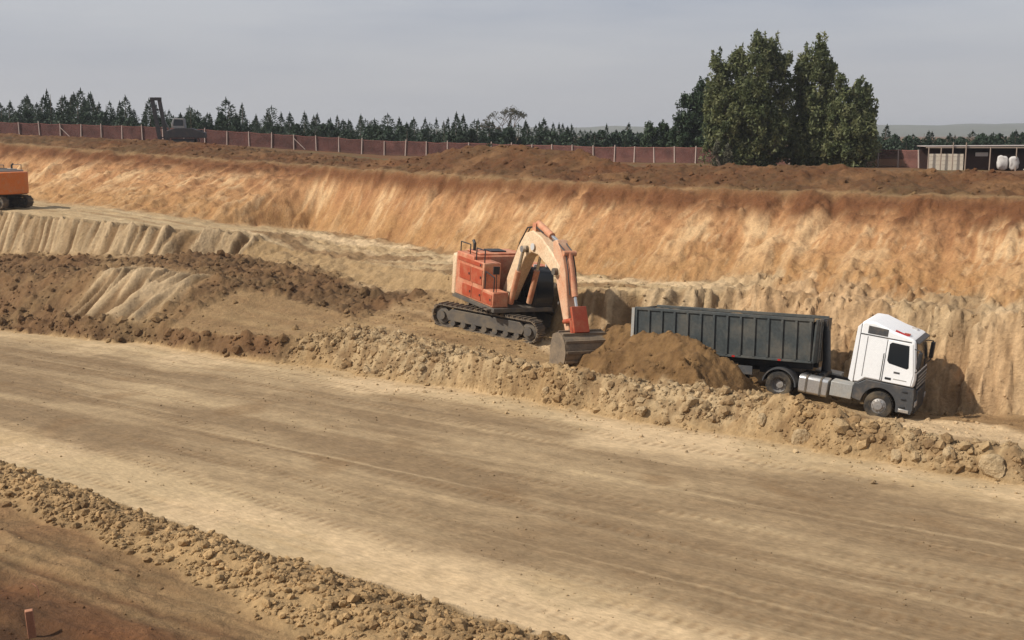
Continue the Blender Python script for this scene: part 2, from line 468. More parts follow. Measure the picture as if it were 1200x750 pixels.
def mesh_np(name, co, faces, mat, smooth=True, attr=None):
    """one mesh object from arrays; faces (n,3) or (n,4)"""
    me = bpy.data.meshes.new(name)
    k = faces.shape[1]
    me.vertices.add(len(co)); me.vertices.foreach_set('co', np.ascontiguousarray(co, dtype=np.float32).ravel())
    me.loops.add(faces.size); me.loops.foreach_set('vertex_index', np.ascontiguousarray(faces, dtype=np.int32).ravel())
    me.polygons.add(len(faces))
    me.polygons.foreach_set('loop_start', np.arange(0, faces.size, k, dtype=np.int32))
    me.polygons.foreach_set('loop_total', np.full(len(faces), k, dtype=np.int32))
    me.polygons.foreach_set('use_smooth', np.full(len(faces), smooth))
    me.update(calc_edges=True)
    if attr is not None:
        ca = me.color_attributes.new('soil', 'FLOAT_COLOR', 'POINT')
        c4 = np.ones((len(co), 4), dtype=np.float32); c4[:, :3] = attr
        ca.data.foreach_set('color', c4.ravel())
    if mat: me.materials.append(mat)
    o = bpy.data.objects.new(name, me)
    C.objects.link(o)
    return o


# ------------------------------------------------------------------ the terrain sheet, cut along its zones
SOIL = soil_material('soil', scale=1.0, bump=.8)
ROAD = soil_material('compacted_road', scale=1.5, bump=.28, grain=(2.2, 1, 1))
WALL = soil_material('scraped_slope', scale=1.5, bump=.8, grain=(1, 1.15, 1.15))
OY = 8.0
NU = 1080
us = np.linspace(-.60, .52, NU)
ys = [-7.0]
while ys[-1] < 6000:
    y = ys[-1]
    if y < 17: d = .35
    elif y < 135: d = .050 + .00125 * (y - 17)
    else: d = .2 * (y / 135) ** 2.1
    ys.append(y + d)
ys = np.array(ys)
YY, UU = np.meshgrid(ys, us, indexing='ij')
XX = (YY + OY) * UU
print('terrain', XX.shape)
H, MM = site(XX.ravel(), YY.ravel())
COL = soil_colour(XX.ravel(), YY.ravel(), H, MM)
co = np.stack([XX.ravel(), YY.ravel(), H], 1)
nr, nc = XX.shape
ii = (np.arange(nr - 1)[:, None] * nc + np.arange(nc - 1)[None, :])
quads = np.stack([ii, ii + 1, ii + nc + 1, ii + nc], -1).reshape(-1, 4)
zq = MM['zone'][quads[:, 0]]
tqf = tq(co[quads[:, 0], 0], co[quads[:, 0], 1])[0]
reg = np.zeros(len(quads), dtype=int)
RN = ['ground', 'soil_verge', 'dirt_road', 'earth_berm', 'rubble_terrace', 'pit_floor', 'cut_bank', 'bench', 'pit_slope', 'spoil_ridge', 'field']
reg[:] = 0
reg[(zq >= 4) & (zq < 6)] = 1
reg[(zq >= 6) & (zq < 7)] = 2
reg[(zq >= 7) & (zq < 9)] = 3
reg[(zq >= 7) & (zq < 10) & (tqf < T(340, 420, .3))] = 4
reg[(zq >= 9) & (zq < 10) & (tqf >= T(340, 420, .3))] = 5
reg[(zq >= 10) & (zq < 11)] = 6
reg[(zq >= 11) & (zq < 12)] = 7
reg[(zq >= 12) & (zq < 13)] = 8
reg[(zq >= 13) & (zq < 16)] = 9
reg[zq >= 16] = 10
RL = ['dark brown trampled soil with a wheel track at the bottom corner', 'low strip of loose clods along the near edge of the dirt road',
      'wide compacted tan dirt haul road crossing the pit', 'long ridge of tan clods between the road and the truck',
      'dark crumbly rubble terraces left of the red excavator', 'trampled floor of the cutting under the excavator and truck',
      'pale steep clay bank scored by bucket teeth', 'flat pale bench below the high slope', 'high orange pit slope scraped into long streaks',
      'dark red brown spoil ridge along the top of the pit', 'flat brown farmland beyond the pit']
for k, nm in enumerate(RN):
    fs = quads[reg == k]
    if not len(fs): continue
    used, inv = np.unique(fs, return_inverse=True)
    o = mesh_np(nm, co[used], inv.reshape(-1, 4), ROAD if nm == 'dirt_road' else WALL if nm == 'pit_slope' else SOIL, True, COL[used])
    tag(o, RL[k], nm.replace('_', ' '), kind='structure')

# ------------------------------------------------------------------ loose clods (uncountable) and single boulders
def clod_shapes(n, seed, rough=.28, sub=2):
    out = []
    for k in range(n):
        bm = bmesh.new()
        bmesh.ops.create_icosphere(bm, subdivisions=sub, radius=1)
        v = np.array([p.co[:] for p in bm.verts])
        f = np.array([[p.index for p in fc.verts] for fc in bm.faces])
        bm.free()
        r = np.random.default_rng(seed + k)
        # chop with random planes for a broken, facetted lump
        for _ in range(9):
            nrm = r.normal(size=3); nrm /= np.linalg.norm(nrm)
            dd = r.uniform(.5, .85)
            over = (v @ nrm - dd).clip(0)
            v = v - over[:, None] * nrm * .85
        v *= 1 + rough * .5 * r.normal(size=(len(v), 1)) * .35
        v *= r.uniform(.7, 1.2, 3) * np.array([1, 1, .8])
        out.append((v, f))
    return out


SHAPES = clod_shapes(14, 100, sub=1)


def rubble(name, label, pts, size, cols, mat, seed=1, sink=.25):
    r = np.random.default_rng(seed)
    X, Y = pts
    h, M = site(X, Y)
    c = soil_colour(X, Y, h, M)
    vs, fs, cs = [], [], []
    off = 0
    for i in range(len(X)):
        v, f = SHAPES[i % len(SHAPES)]
        a, b_ = r.uniform(0, 6.28), r.normal() * .5
        ca, sa, cb, sb = math.cos(a), math.sin(a), math.cos(b_), math.sin(b_)
        Rm = np.array([[ca, -sa, 0], [sa, ca, 0], [0, 0, 1]]) @ np.array([[1, 0, 0], [0, cb, -sb], [0, sb, cb]])
        s = size[i]
        w = (v * s) @ Rm.T + np.array([X[i], Y[i], h[i] + s * (.5 - sink)])
        vs.append(w); fs.append(f + off); off += len(v)
        cs.append(np.broadcast_to(c[i] * cols[i], (len(v), 3)))
    o = mesh_np(name, np.concatenate(vs), np.concatenate(fs), mat, False, np.concatenate(cs))
    return tag(o, label, 'rubble', kind='stuff')


def scatter(n, cond, trange, qrange, seed):
    r = np.random.default_rng(seed)
    t = r.uniform(*trange, n); q = r.uniform(*qrange, n)
    X, Y = xy(t, q)
    h, M = site(X, Y, detail=False)
    keep = (cond(M, t, q) > r.uniform(0, 1, n)) & (np.abs(X) < .46 * (Y + 4)) & (Y > 15)
    return (X[keep], Y[keep])


CLOD = soil_material('clod_soil', scale=2.0, bump=.6)
def sizes(n, seed, lo, hi, p=2.6):
    r = np.random.default_rng(seed)
    u = r.uniform(0, 1, n)
    return (lo ** (1 - p) + u * (hi ** (1 - p) - lo ** (1 - p))) ** (1 / (1 - p)), r.uniform(.82, 1.22, n)[:, None]

TL = T(330, 425, 0)
P = scatter(60000, lambda M, t, q: np.clip(M['berm'] * 1.0, 0, .85) * (1 - M['dump'] * .8) * (.25 + .75 * sstep(-.25, .25, perlin(t * .8, q * .8, 90))), (TL, 2), (35, 45), 1)
s, c = sizes(len(P[0]), 2, .04, .32, 2.8)
rubble('rubble', 'tan clods of every size heaped on the long berm beside the road', P, s, c, CLOD, 3, .5)
P = scatter(4500, lambda M, t, q: np.exp(-np.abs(q - np.interp(t, LINES[3][:, 0], LINES[3][:, 1]) + .4) / .8) * .8, (TL, 2), (31, 42), 8)
s, c = sizes(len(P[0]), 9, .025, .12, 2.8)
rubble('rubble', 'small crumbs of earth spilled along the far road edge', P, s, c, CLOD, 10)
P = scatter(32000, lambda M, t, q: M['rub'] * (.22 + .78 * sstep(8.5, 7.2, M['zone'])), (-90, TL + 4), (30, 60), 11)
s, c = sizes(len(P[0]), 12, .06, .45, 2.9)
rubble('rubble', 'dark brown clods tumbled over the terraces left of the excavator', P, s, c, CLOD, 13, .45)
P = scatter(70000, lambda M, t, q: M['b2'] * .95 * (.2 + .8 * sstep(-.3, .2, perlin(t * 1.6, q * 1.6, 91))), (-52, -5), (13, 24), 14)
s, c = sizes(len(P[0]), 15, .03, .17, 2.5)
rubble('rubble', 'broken clods lying along the near side of the road', P, s, c, CLOD, 16, .25)
P = scatter(9000, lambda M, t, q: .5 * sstep(9, 9.1, M['zone']) * sstep(12.3, 10.9, M['zone']) * (1 - M['rub']), (TL, 2), (38, 60), 17)
s, c = sizes(len(P[0]), 18, .035, .22, 3.0)
rubble('rubble', 'loose lumps at the foot of the clay bank behind the truck', P, s, c, CLOD, 19, .4)
P = scatter(9000, lambda M, t, q: M['heap'] * .6, (-95, 10), (56, 90), 20)
s, c = sizes(len(P[0]), 21, .06, .26, 3.0)
rubble('rubble', 'red brown lumps strewn over the spoil ridge', P, s, c, CLOD, 22, .45)
P = scatter(2500, lambda M, t, q: sstep(4.1, 3.9, M['zone']) * .7, (-45, 0), (9, 19), 23)
s, c = sizes(len(P[0]), 24, .02, .12, 2.8)
rubble('rubble', 'dark lumps on the trampled soil by the wooden stake', P, s, c, CLOD, 25, .45)

P = scatter(9000, lambda M, t, q: M['road'] * sstep(.1, .6, perlin(t * .3, q * .5, 92) + .25), (-60, 6), (18, 40), 26)
s, c = sizes(len(P[0]), 27, .012, .055, 2.8)
rubble('rubble', 'small stones scattered over the dirt haul road', P, s, c * .9, CLOD, 28, .3)

BOULDER = soil_material('boulder_clay', attr=False, base=(.43, .31, .175), scale=1.6, bump=.9)
for i, (px, py, r_, lab) in enumerate([
        (941, 510, .46, 'pale rounded boulder half buried in the berm below the truck fuel tank'),
        (1166, 541, .52, 'tan boulder at the right end of the berm above the road'),
        (812, 465, .40, 'pale lump on the berm below the trailer front half'),
        (752, 478, .30, 'squarish clod on the berm face between the bucket and the trailer'),
        (1050, 532, .34, 'wide clod on the berm under the front of the truck cab'),
        (893, 490, .30, 'blocky clod on the berm below the rear drive wheel'),
        (640, 452, .28, 'clod on the berm just left of the excavator bucket'),
        (432, 430, .34, 'large brown clod at the left end of the tan berm'),
        (1113, 527, .28, 'clod on the berm crest right of the truck nose')]):
    v, f = clod_shapes(1, 300 + i, sub=3)[0]
    p = hit(px, py + 6)
    r_ *= .85
    o = mesh_np('boulder', v * r_, f, BOULDER, False)
    o.location = (p.x, p.y, p.z + r_ * .02)
    o.rotation_euler = (0.2 * i, .1 * i, i * 1.3)
    tag(o, lab, 'boulder')
# ------------------------------------------------------------------ mesh helpers
def paint(name, col, rough=.5, dust=.35, dustcol=(.40, .28, .16), metal=0.0, scale=2.2, var=.12, spec=.4):
    """paint with blotches of dust and scratches of its own"""
    m = bpy.data.materials.new(name)
    nt, N, L, b = nodes_of(m)
    tc = N.new('ShaderNodeTexCoord')
    n = N.new('ShaderNodeTexNoise'); n.inputs['Scale'].default_value = scale; n.inputs['Detail'].default_value = 8; n.inputs['Roughness'].default_value = .7
    L.new(tc.outputs['Object'], n.inputs['Vector'])
    mr = N.new('ShaderNodeMapRange'); mr.inputs['From Min'].default_value = .62 - dust * .42; mr.inputs['From Max'].default_value = .86 - dust * .30
    mr.inputs['To Max'].default_value = min(1, dust * 1.5)
    L.new(n.outputs['Fac'], mr.inputs['Value'])
    n2 = N.new('ShaderNodeTexNoise'); n2.inputs['Scale'].default_value = scale * 9; n2.inputs['Detail'].default_value = 4
    L.new(tc.outputs['Object'], n2.inputs['Vector'])
    v = N.new('ShaderNodeMapRange'); v.inputs['From Min'].default_value = .3; v.inputs['From Max'].default_value = .7
    v.inputs['To Min'].default_value = 1 - var; v.inputs['To Max'].default_value = 1 + var
    L.new(n2.outputs['Fac'], v.inputs['Value'])
    rgb = N.new('ShaderNodeRGB'); rgb.outputs[0].default_value = (*col, 1)
    sc = N.new('ShaderNodeVectorMath'); sc.operation = 'SCALE'
    L.new(rgb.outputs[0], sc.inputs[0]); L.new(v.outputs[0], sc.inputs['Scale'])
    mx = N.new('ShaderNodeMixRGB'); mx.inputs['Color2'].default_value = (*dustcol, 1)
    L.new(mr.outputs[0], mx.inputs['Fac']); L.new(sc.outputs[0], mx.inputs['Color1'])
    L.new(mx.outputs[0], b.inputs['Base Color'])
    rr = N.new('ShaderNodeMapRange'); rr.inputs['To Min'].default_value = rough; rr.inputs['To Max'].default_value = .9
    L.new(mr.outputs[0], rr.inputs['Value']); L.new(rr.outputs[0], b.inputs['Roughness'])
    b.inputs['Metallic'].default_value = metal
    b.inputs['Specular IOR Level'].default_value = spec
    bp = N.new('ShaderNodeBump'); bp.inputs['Strength'].default_value = .15; bp.inputs['Distance'].default_value = .01
    L.new(n2.outputs['Fac'], bp.inputs['Height']); L.new(bp.outputs[0], b.inputs['Normal'])
    return m


def glass(name, col=(.012, .016, .02)):
    m = bpy.data.materials.new(name)
    nt, N, L, b = nodes_of(m)
    n = N.new('ShaderNodeTexNoise'); n.inputs['Scale'].default_value = 4
    mr = N.new('ShaderNodeMapRange'); mr.inputs['To Min'].default_value = .05; mr.inputs['To Max'].default_value = .3
    L.new(n.outputs['Fac'], mr.inputs['Value']); L.new(mr.outputs[0], b.inputs['Roughness'])
    b.inputs['Base Color'].default_value = (*col, 1)
    return m


class MB:
    """collects shapes into one mesh"""
    def __init__(self, xf=None):
        self.bm = bmesh.new()
        self.xf = xf or Matrix.Identity(4)

    def _add(self, vs, fs):
        v = [self.bm.verts.new(p) for p in vs]
        for f in fs:
            try: self.bm.faces.new([v[i] for i in f])
            except ValueError: pass

    def box(self, x0, x1, y0, y1, z0, z1, rot=None):
        vs = [Vector((x, y, z)) for z in (z0, z1) for x, y in ((x0, y0), (x1, y0), (x1, y1), (x0, y1))]
        if rot is not None:
            c = Vector(((x0 + x1) / 2, (y0 + y1) / 2, (z0 + z1) / 2))
            vs = [rot @ (p - c) + c for p in vs]
        self._add(vs, [(3, 2, 1, 0), (4, 5, 6, 7), (0, 1, 5, 4), (1, 2, 6, 5), (2, 3, 7, 6), (3, 0, 4, 7)])
        return self

    def prism(self, pts, a0, a1, axis='y', taper=None):
        """outline in (x,z) pushed along y (or (y,z) along x, (x,y) along z)"""
        def P(p, a):
            if axis == 'y': return Vector((p[0], a, p[1]))
            if axis == 'x': return Vector((a, p[0], p[1]))
            return Vector((p[0], p[1], a))
        n = len(pts)
        area = sum(pts[i][0] * pts[(i + 1) % n][1] - pts[(i + 1) % n][0] * pts[i][1] for i in range(n))
        q = list(pts) if area > 0 else list(reversed(pts))
        q2 = q
        if taper:
            cx = sum(p[0] for p in q) / n; cz = sum(p[1] for p in q) / n
            q2 = [(cx + (p[0] - cx) * taper, cz + (p[1] - cz) * taper) for p in q]
        vs = [P(p, a0) for p in q] + [P(p, a1) for p in q2]
        fs = [tuple(range(n)), tuple(reversed(range(n, 2 * n)))]
        fs += [(i, n + i, n + (i + 1) % n, (i + 1) % n) for i in range(n)]
        self._add(vs, fs)
        return self

    def cyl(self, p0, p1, r0, r1=None, n=18, caps=True):
        p0, p1 = Vector(p0), Vector(p1)
        r1 = r0 if r1 is None else r1
        d = (p1 - p0).normalized()
        a = d.orthogonal().normalized(); b = d.cross(a)
        vs = [p0 + (a * math.cos(k * 2 * math.pi / n) + b * math.sin(k * 2 * math.pi / n)) * r0 for k in range(n)]
        vs += [p1 + (a * math.cos(k * 2 * math.pi / n) + b * math.sin(k * 2 * math.pi / n)) * r1 for k in range(n)]
        fs = [(k, (k + 1) % n, n + (k + 1) % n, n + k) for k in range(n)]
        if caps: fs += [tuple(reversed(range(n))), tuple(range(n, 2 * n))]
        self._add(vs, fs)
        return self

    def tube(self, pts, r, n=8):
        for a, b in zip(pts[:-1], pts[1:]): self.cyl(a, b, r, n=n)
        return self

    def lathe(self, prof, c, axis='y', n=32):
        """closed ring profile of (radius, offset along axis)"""
        c = Vector(c)
        m = len(prof)
        vs = []
        for k in range(n):
            a = 2 * math.pi * k / n
            for r, o in prof:
                if axis == 'y': vs.append(c + Vector((r * math.cos(a), o, r * math.sin(a))))
                else: vs.append(c + Vector((r * math.cos(a), r * math.sin(a), o)))
        fs = []
        for k in range(n):
            for j in range(m - 1):
                fs.append((k * m + j, k * m + j + 1, ((k + 1) % n) * m + j + 1, ((k + 1) % n) * m + j))
        self._add(vs, fs)
        return self

    def build(self, name, mat, parent=None, bevel=0, smooth=True):
        bmesh.ops.recalc_face_normals(self.bm, faces=self.bm.faces)
        bmesh.ops.transform(self.bm, matrix=self.xf, verts=self.bm.verts)
        me = bpy.data.meshes.new(name)
        self.bm.to_mesh(me); self.bm.free()
        me.materials.append(mat)
        o = bpy.data.objects.new(name, me)
        C.objects.link(o)
        if parent: o.parent = parent
        if smooth:
            me.polygons.foreach_set('use_smooth', [True] * len(me.polygons))
            try: me.set_sharp_from_angle(angle=R(34))
            except Exception: pass
        if bevel:
            b = o.modifiers.new('bevel', 'BEVEL'); b.width = bevel; b.segments = 2; b.limit_method = 'ANGLE'; b.angle_limit = R(40)
        return o


def empty(name, loc=(0, 0, 0), rot=None, label=None, cat=None, group=None):
    o = bpy.data.objects.new(name, None)
    C.objects.link(o)
    o.empty_display_size = .3
    o.location = loc
    if rot is not None: o.rotation_euler = rot
    return tag(o, label, cat, group)


def frame_from(fwd, up=Vector((0, 0, 1))):
    x = Vector(fwd).normalized()
    y = up.cross(x).normalized()
    z = x.cross(y)
    return Matrix((x, y, z)).transposed()


# ------------------------------------------------------------------ materials
STICK = paint('worn_stick_paint', (.50, .235, .125), .6, .6, (.60, .42, .27), scale=1.5, var=.2)
RED = paint('faded_red_paint', (.33, .050, .016), .55, .36, (.40, .20, .10))
SALMON = paint('sun_bleached_paint', (.46, .17, .085), .6, .52, (.56, .35, .20), var=.2)
CREAMP = paint('dusty_cream_paint', (.62, .46, .29), .6, .45, (.50, .27, .14), scale=1.3, var=.2)
ORANGEP = paint('orange_paint', (.55, .14, .02), .5, .35)
BUCKET = paint('muddy_bucket_steel', (.15, .115, .08), .65, .55, (.30, .215, .13), .2, 1.8, .25)
HOUSE = paint('dusty_red_house', (.44, .135, .065), .6, .5, (.54, .34, .20), scale=1.4, var=.22)
STEEL = paint('dirty_steel', (.10, .088, .075), .6, .45, (.26, .19, .11), .3)
TRACK = paint('track_steel', (.10, .082, .066), .7, .55, (.30, .215, .125), .2, 3)
BLACK = paint('black_plastic', (.02, .02, .021), .5, .25, (.2, .14, .08))
DGREY = paint('dark_grey_plastic', (.055, .056, .058), .55, .32, (.28, .2, .12))
CHROME = paint('rod_chrome', (.6, .58, .55), .25, .25, (.4, .3, .2), .9)
WHITE = paint('white_cab_paint', (.80, .80, .79), .35, .16, (.62, .53, .42), scale=1.1, var=.03)
TIPPER = paint('charcoal_tipper_paint', (.040, .046, .045), .55, .42, (.15, .125, .09), .0, 1.1, .25)
ALU = paint('aluminium', (.55, .54, .52), .35, .30, (.42, .32, .2), .7)
LGREY = paint('light_grey_box', (.30, .29, .265), .6, .40, (.40, .31, .2))
RUBBER = paint('tyre_rubber', (.026, .025, .024), .85, .45, (.22, .165, .10), spec=.2)
RIM = paint('wheel_rim', (.30, .29, .28), .5, .40, (.30, .22, .13), .4)
GLASS = glass('dark_glass')
LAMP = glass('lamp_lens', (.5, .48, .45))
REDLENS = glass('red_lens', (.35, .02, .015))


# ------------------------------------------------------------------ excavator
def track_loop(L, rad, z0, n=44):
    """points and tangents round a track of length L between wheel centres"""
    per = 2 * L + 2 * math.pi * rad
    out = []
    for k in range(n):
        s = per * k / n
        if s < L: p = (-L / 2 + s, z0 - rad); a = 0
        elif s < L + math.pi * rad:
            th = (s - L) / rad; p = (L / 2 + rad * math.sin(th), z0 - rad * math.cos(th)); a = th
        elif s < 2 * L + math.pi * rad: p = (L / 2 - (s - L - math.pi * rad), z0 + rad); a = math.pi
        else:
            th = (s - 2 * L - math.pi * rad) / rad; p = (-L / 2 - rad * math.sin(th), z0 + rad * math.cos(th)); a = math.pi + th
        out.append((p, a))
    return out, per


def excavator(label, loc, track_rot, swing, mats, boomless=False, group=None, arm=True):
    """x forward, y left. Origin under the slew ring. swing = yaw of the house over the tracks"""
    body_m, door_m, cw_m, arm_m, stick_m = mats
    root = empty('excavator', loc, None, label, 'excavator', group)
    root.rotation_euler = track_rot
    L, rad, gauge, wdt = 4.75, .48, 2.75, .62
    for s in (-1, 1):
        y = s * gauge / 2
        tm = MB()
        pts, per = track_loop(L, rad, rad + .04)
        sl = per / len(pts)
        for (p, a) in pts:
            rot = Euler((0, -a, 0)).to_matrix()
            c = Vector((p[0], y, p[1]))
            def addbox(hx, hy, hz, off):
                vs = [rot @ (Vector((sx * hx, sy * hy, sz * hz)) + off) + c for sz in (-1, 1) for sx, sy in ((-1, -1), (1, -1), (1, 1), (-1, 1))]
                tm._add(vs, [(3, 2, 1, 0), (4, 5, 6, 7), (0, 1, 5, 4), (1, 2, 6, 5), (2, 3, 7, 6), (3, 0, 4, 7)])
            addbox(sl * .47, wdt / 2, .022, Vector((0, 0, 0)))
            addbox(.018, wdt / 2, .04, Vector((-.03, 0, -.06)))
            addbox(.018, wdt / 2, .035, Vector((.06, 0, -.055)))
            addbox(sl * .50, .09, .05, Vector((0, 0, .07)))
        tk = tm.build('track', TRACK, root)
        f = MB()
        f.prism([(-L / 2 + .35, .32), (L / 2 - .35, .32), (L / 2 - .2, .62), (L / 2 - .5, .86), (-L / 2 + .5, .86), (-L / 2 + .2, .62)], y - .22, y + .22)
        f.box(-L / 2 + .5, L / 2 - .5, y - .31 * s - .03, y - .31 * s + .03, .25, .55)
        f.build('track_frame', STEEL, tk, .015)
        for nm, x, rr in (('idler', L / 2, rad - .12), ('sprocket', -L / 2, rad - .1)):
            w_ = MB()
            w_.lathe([(.06, -.2), (rr, -.17), (rr, .17), (.06, .2)], (x, y, rad + .04), n=22)
            w_.cyl((x, y - .30, rad + .04), (x, y + .30, rad + .04), .2)
            w_.build(nm, STEEL, tk)
        for k in range(7):
            x = -L / 2 + .62 + k * (L - 1.24) / 6
            MB().cyl((x, y - .24, .24), (x, y + .24, .24), .14, n=14).build('roller', STEEL, tk)
    MB().prism([(-1.1, .55), (1.1, .55), (.8, .98), (-.8, .98)], -1.15, 1.15).cyl((0, 0, .95), (0, 0, 1.16), .78, n=32).build('chassis', STEEL, root, .02)
    X = Matrix.Rotation(swing, 4, 'Z')
    # house deck
    MB(X).box(-2.55, 1.75, -1.5, 1.5, 1.16, 1.36).build('deck', STEEL, root, .02)
    # engine house, right-hand side tank row and doors
    MB(X).box(-2.3, -.50, -1.5, 1.5, 1.362, 3.36).box(-.498, .55, -1.5, -.62, 1.362, 3.20).box(.552, 1.6, -1.5, -.72, 1.362, 2.05).box(-2.1, -.7, -1.1, 1.1, 3.362, 3.46).build('engine_house', body_m, root, .05)
    for x0, x1, z0, z1 in ((-1.85, -.72, 2.18, 2.86), (-.64, .46, 2.18, 2.86), (-1.5, -.55, 1.46, 1.98), (-.47, .46, 1.46, 1.98), (-2.1, .40, 2.98, 3.16), (.62, 1.52, 1.46, 1.92)):
        d = MB(X).box(x0, x1, -1.53, -1.497, z0, z1).build('side_door', door_m, root, .012)
        MB(X).box(x1 - .16, x1 - .06, -1.55, -1.528, (z0 + z1) / 2 - .05, (z0 + z1) / 2 + .05).build('latch', BLACK, d)
    # left-hand doors
    for x0, x1 in ((-2.36, -1.58), (-1.50, -.66)):
        MB(X).box(x0, x1, 1.497, 1.53, 1.62, 2.42).build('side_door', door_m, root, .012)
    MB(X).box(-1.75, -1.0, -.4, .4, 3.462, 3.52).build('hood', BLACK, root, .01)
    # counterweight, rounded in plan
    pr = [(-2.302, -1.52), (-2.7, -1.50), (-2.98, -1.2), (-3.12, -.6), (-3.15, 0), (-3.12, .6), (-2.98, 1.2), (-2.7, 1.50), (-2.302, 1.52)]
    cw = MB(X)
    cw.prism(pr, 1.25, 3.2, 'z').build('counterweight', cw_m, root, .09)
    # exhaust and handrails
    MB(X).cyl((-1.7, -.9, 3.4), (-1.7, -.9, 3.8), .07).cyl((-1.7, -.9, 3.76), (-1.85, -.9, 3.9), .07).build('exhaust', BLACK, root)
    for pts in ([(-.4, -1.42, 3.18), (-.4, -1.42, 3.75), (.45, -1.42, 3.75), (.45, -1.42, 3.18)], [(.62, -1.42, 2.0), (.62, -1.42, 2.85), (1.5, -1.42, 2.7), (1.5, -1.42, 2.0)],
                [(-2.2, -1.35, 3.34), (-2.2, -1.35, 3.8), (-1.2, -1.35, 3.8), (-1.2, -1.35, 3.34)]):
        MB(X).tube(pts, .028).build('handrail', BLACK, root)
    MB(X).tube([(1.5, -1.3, 2.02), (1.55, -1.35, 2.85)], .02).box(1.47, 1.53, -1.5, -1.2, 2.85, 3.2).build('mirror', BLACK, root)
    for k in range(2):
        MB(X).box(.75 + k * .45, 1.05 + k * .45, -1.72, -1.5, 1.25 - k * .02, 1.29).build('step', STEEL, root)
    # cab on the left
    cabp = [(-.45, 1.36), (1.72, 1.36), (1.82, 1.9), (1.62, 2.95), (1.35, 3.12), (-.35, 3.12), (-.5, 2.9)]
    cab = MB(X).prism(cabp, .50, 1.5).build('cab', BLACK, root, .05)
    MB(X).prism([(1.76, 1.58), (1.86, 1.92), (1.66, 2.92), (1.63, 2.90), (1.80, 1.92), (1.72, 1.58)], .58, 1.42).build('windscreen', GLASS, cab)
    for yy in (.482, 1.502):
        MB(X).prism([(.72, 1.72), (1.62, 1.72), (1.7, 1.95), (1.52, 2.88), (.72, 2.95)], yy, yy + .016).build('side_window', GLASS, cab)
        MB(X).prism([(-.32, 1.95), (.6, 1.95), (.6, 2.95), (-.32, 2.92)], yy, yy + .016).build('side_window', GLASS, cab)
    MB(X).box(-.3, 1.3, .6, 1.4, 3.122, 3.17).build('cab_roof', body_m, cab, .02)
    for yy in (.7, 1.3):
        MB(X).box(1.3, 1.38, yy - .09, yy + .09, 3.13, 3.25).build('work_light', LAMP, cab)
    if not arm:
        return root
    # ---- boom, in the plane y = -.12 of the house
    by = -.10
    boomp = [(.30, 1.62), (.78, 1.52), (1.45, 2.55), (2.25, 3.72), (2.75, 4.02), (3.35, 4.0), (4.3, 3.62), (5.05, 3.26), (5.32, 3.42), (5.30, 3.80), (4.5, 4.32), (3.5, 4.82), (2.75, 4.98), (2.15, 4.80), (1.55, 4.10), (.85, 2.9), (.33, 1.95)]
    bo = MB(X).prism(boomp, by - .28, by + .28).build('boom', arm_m, root, .05)
    for (x, z, r_, h_) in ((2.42, 4.12, .15, .42), (5.1, 3.56, .15, .46), (.55, 1.78, .17, .5)):
        MB(X).cyl((x, by - h_, z), (x, by + h_, z), r_).build('pin', STEEL, bo)
    for off in (-.16, -.02):
        MB(X).tube([(.7, by + off, 2.75), (1.5, by + off, 4.3), (2.1, by + off, 5.02), (2.8, by + off, 5.16), (3.5, by + off, 4.98)], .03, 6).build('hose', BLACK, bo)
    # boom cylinders either side
    for s in (-1, 1):
        yy = by + s * .47
        a = Vector((1.55, yy, 1.55)); b = Vector((2.42, yy, 4.12))
        mid = a.lerp(b, .60)
        c_ = MB(X).cyl(a, mid, .13).build('boom_cylinder', stick_m, root)
        MB(X).cyl(mid, b, .07).cyl(b - Vector((0, .1, 0)), b + Vector((0, .1, 0)), .15).build('rod', CHROME, c_)
    # ---- stick
    ST_TIP = Vector((6.32, 0, 1.05))
    piv = Vector((5.1, 0, 3.56))
    ax = (ST_TIP - piv).normalized()
    nx = Vector((-ax.z, 0, ax.x))           # towards the front
    if nx.x < 0: nx = -nx
    Ls = (ST_TIP - piv).length
    def sp_(d, o):
        p = piv + ax * d + nx * o
        return (p.x, p.z)
    stp = [sp_(-1.32, -.02), sp_(-1.30, .34), sp_(-.5, .58), sp_(.2, .58), sp_(.9, .46), sp_(Ls, .14), sp_(Ls + .12, 0), sp_(Ls, -.16), sp_(.6, -.24), sp_(-.25, -.22), sp_(-.8, -.10)]
    sk = MB(X).prism(stp, by - .25, by + .25).build('stick', STICK, root, .04)
    # arm cylinder on top of the boom
    a = Vector((2.75, by, 5.28)); b = Vector((*sp_(-1.22, .12), 0)); b = Vector((b.x, by, b.y))
    mid = a.lerp(b, .66)
    c_ = MB(X).cyl(a, mid, .15).box(2.6, 2.9, by - .2, by + .2, 4.95, 5.3).build('stick_cylinder', stick_m, root)
    MB(X).cyl(mid, b, .075).build('rod', CHROME, c_)
    # bucket cylinder down the front of the stick
    p0 = sp_(-.55, .76); p1 = sp_(Ls - .55, .62)
    a = Vector((p0[0], by, p0[1])); b = Vector((p1[0], by, p1[1])); mid = a.lerp(b, .66)
    c_ = MB(X).cyl(a, mid, .135).cyl(a - Vector((0, .3, 0)), a + Vector((0, .3, 0)), .12).build('bucket_cylinder', stick_m, root)
    MB(X).cyl(mid, b, .07).build('rod', CHROME, c_)
    lk = MB(X)
    for s in (-1, 1):
        y0 = by + s * .32
        q0 = sp_(Ls - .62, .02); q1 = sp_(Ls - .50, .66)
        lk.cyl((q0[0], y0, q0[1]), (q1[0], y0, q1[1]), .10, n=10)
        q2 = sp_(Ls + .20, .50)
        lk.cyl((q1[0], y0, q1[1]), (q2[0], y0, q2[1]), .10, n=10)
    # red guard over the linkage
    g0, g1, g2, g3 = sp_(Ls - 1.05, .70), sp_(Ls - 1.05, .84), sp_(Ls + .05, .80), sp_(Ls + .05, .66)
    lk.prism([g0, g1, g2, g3], by - .36, by + .36)
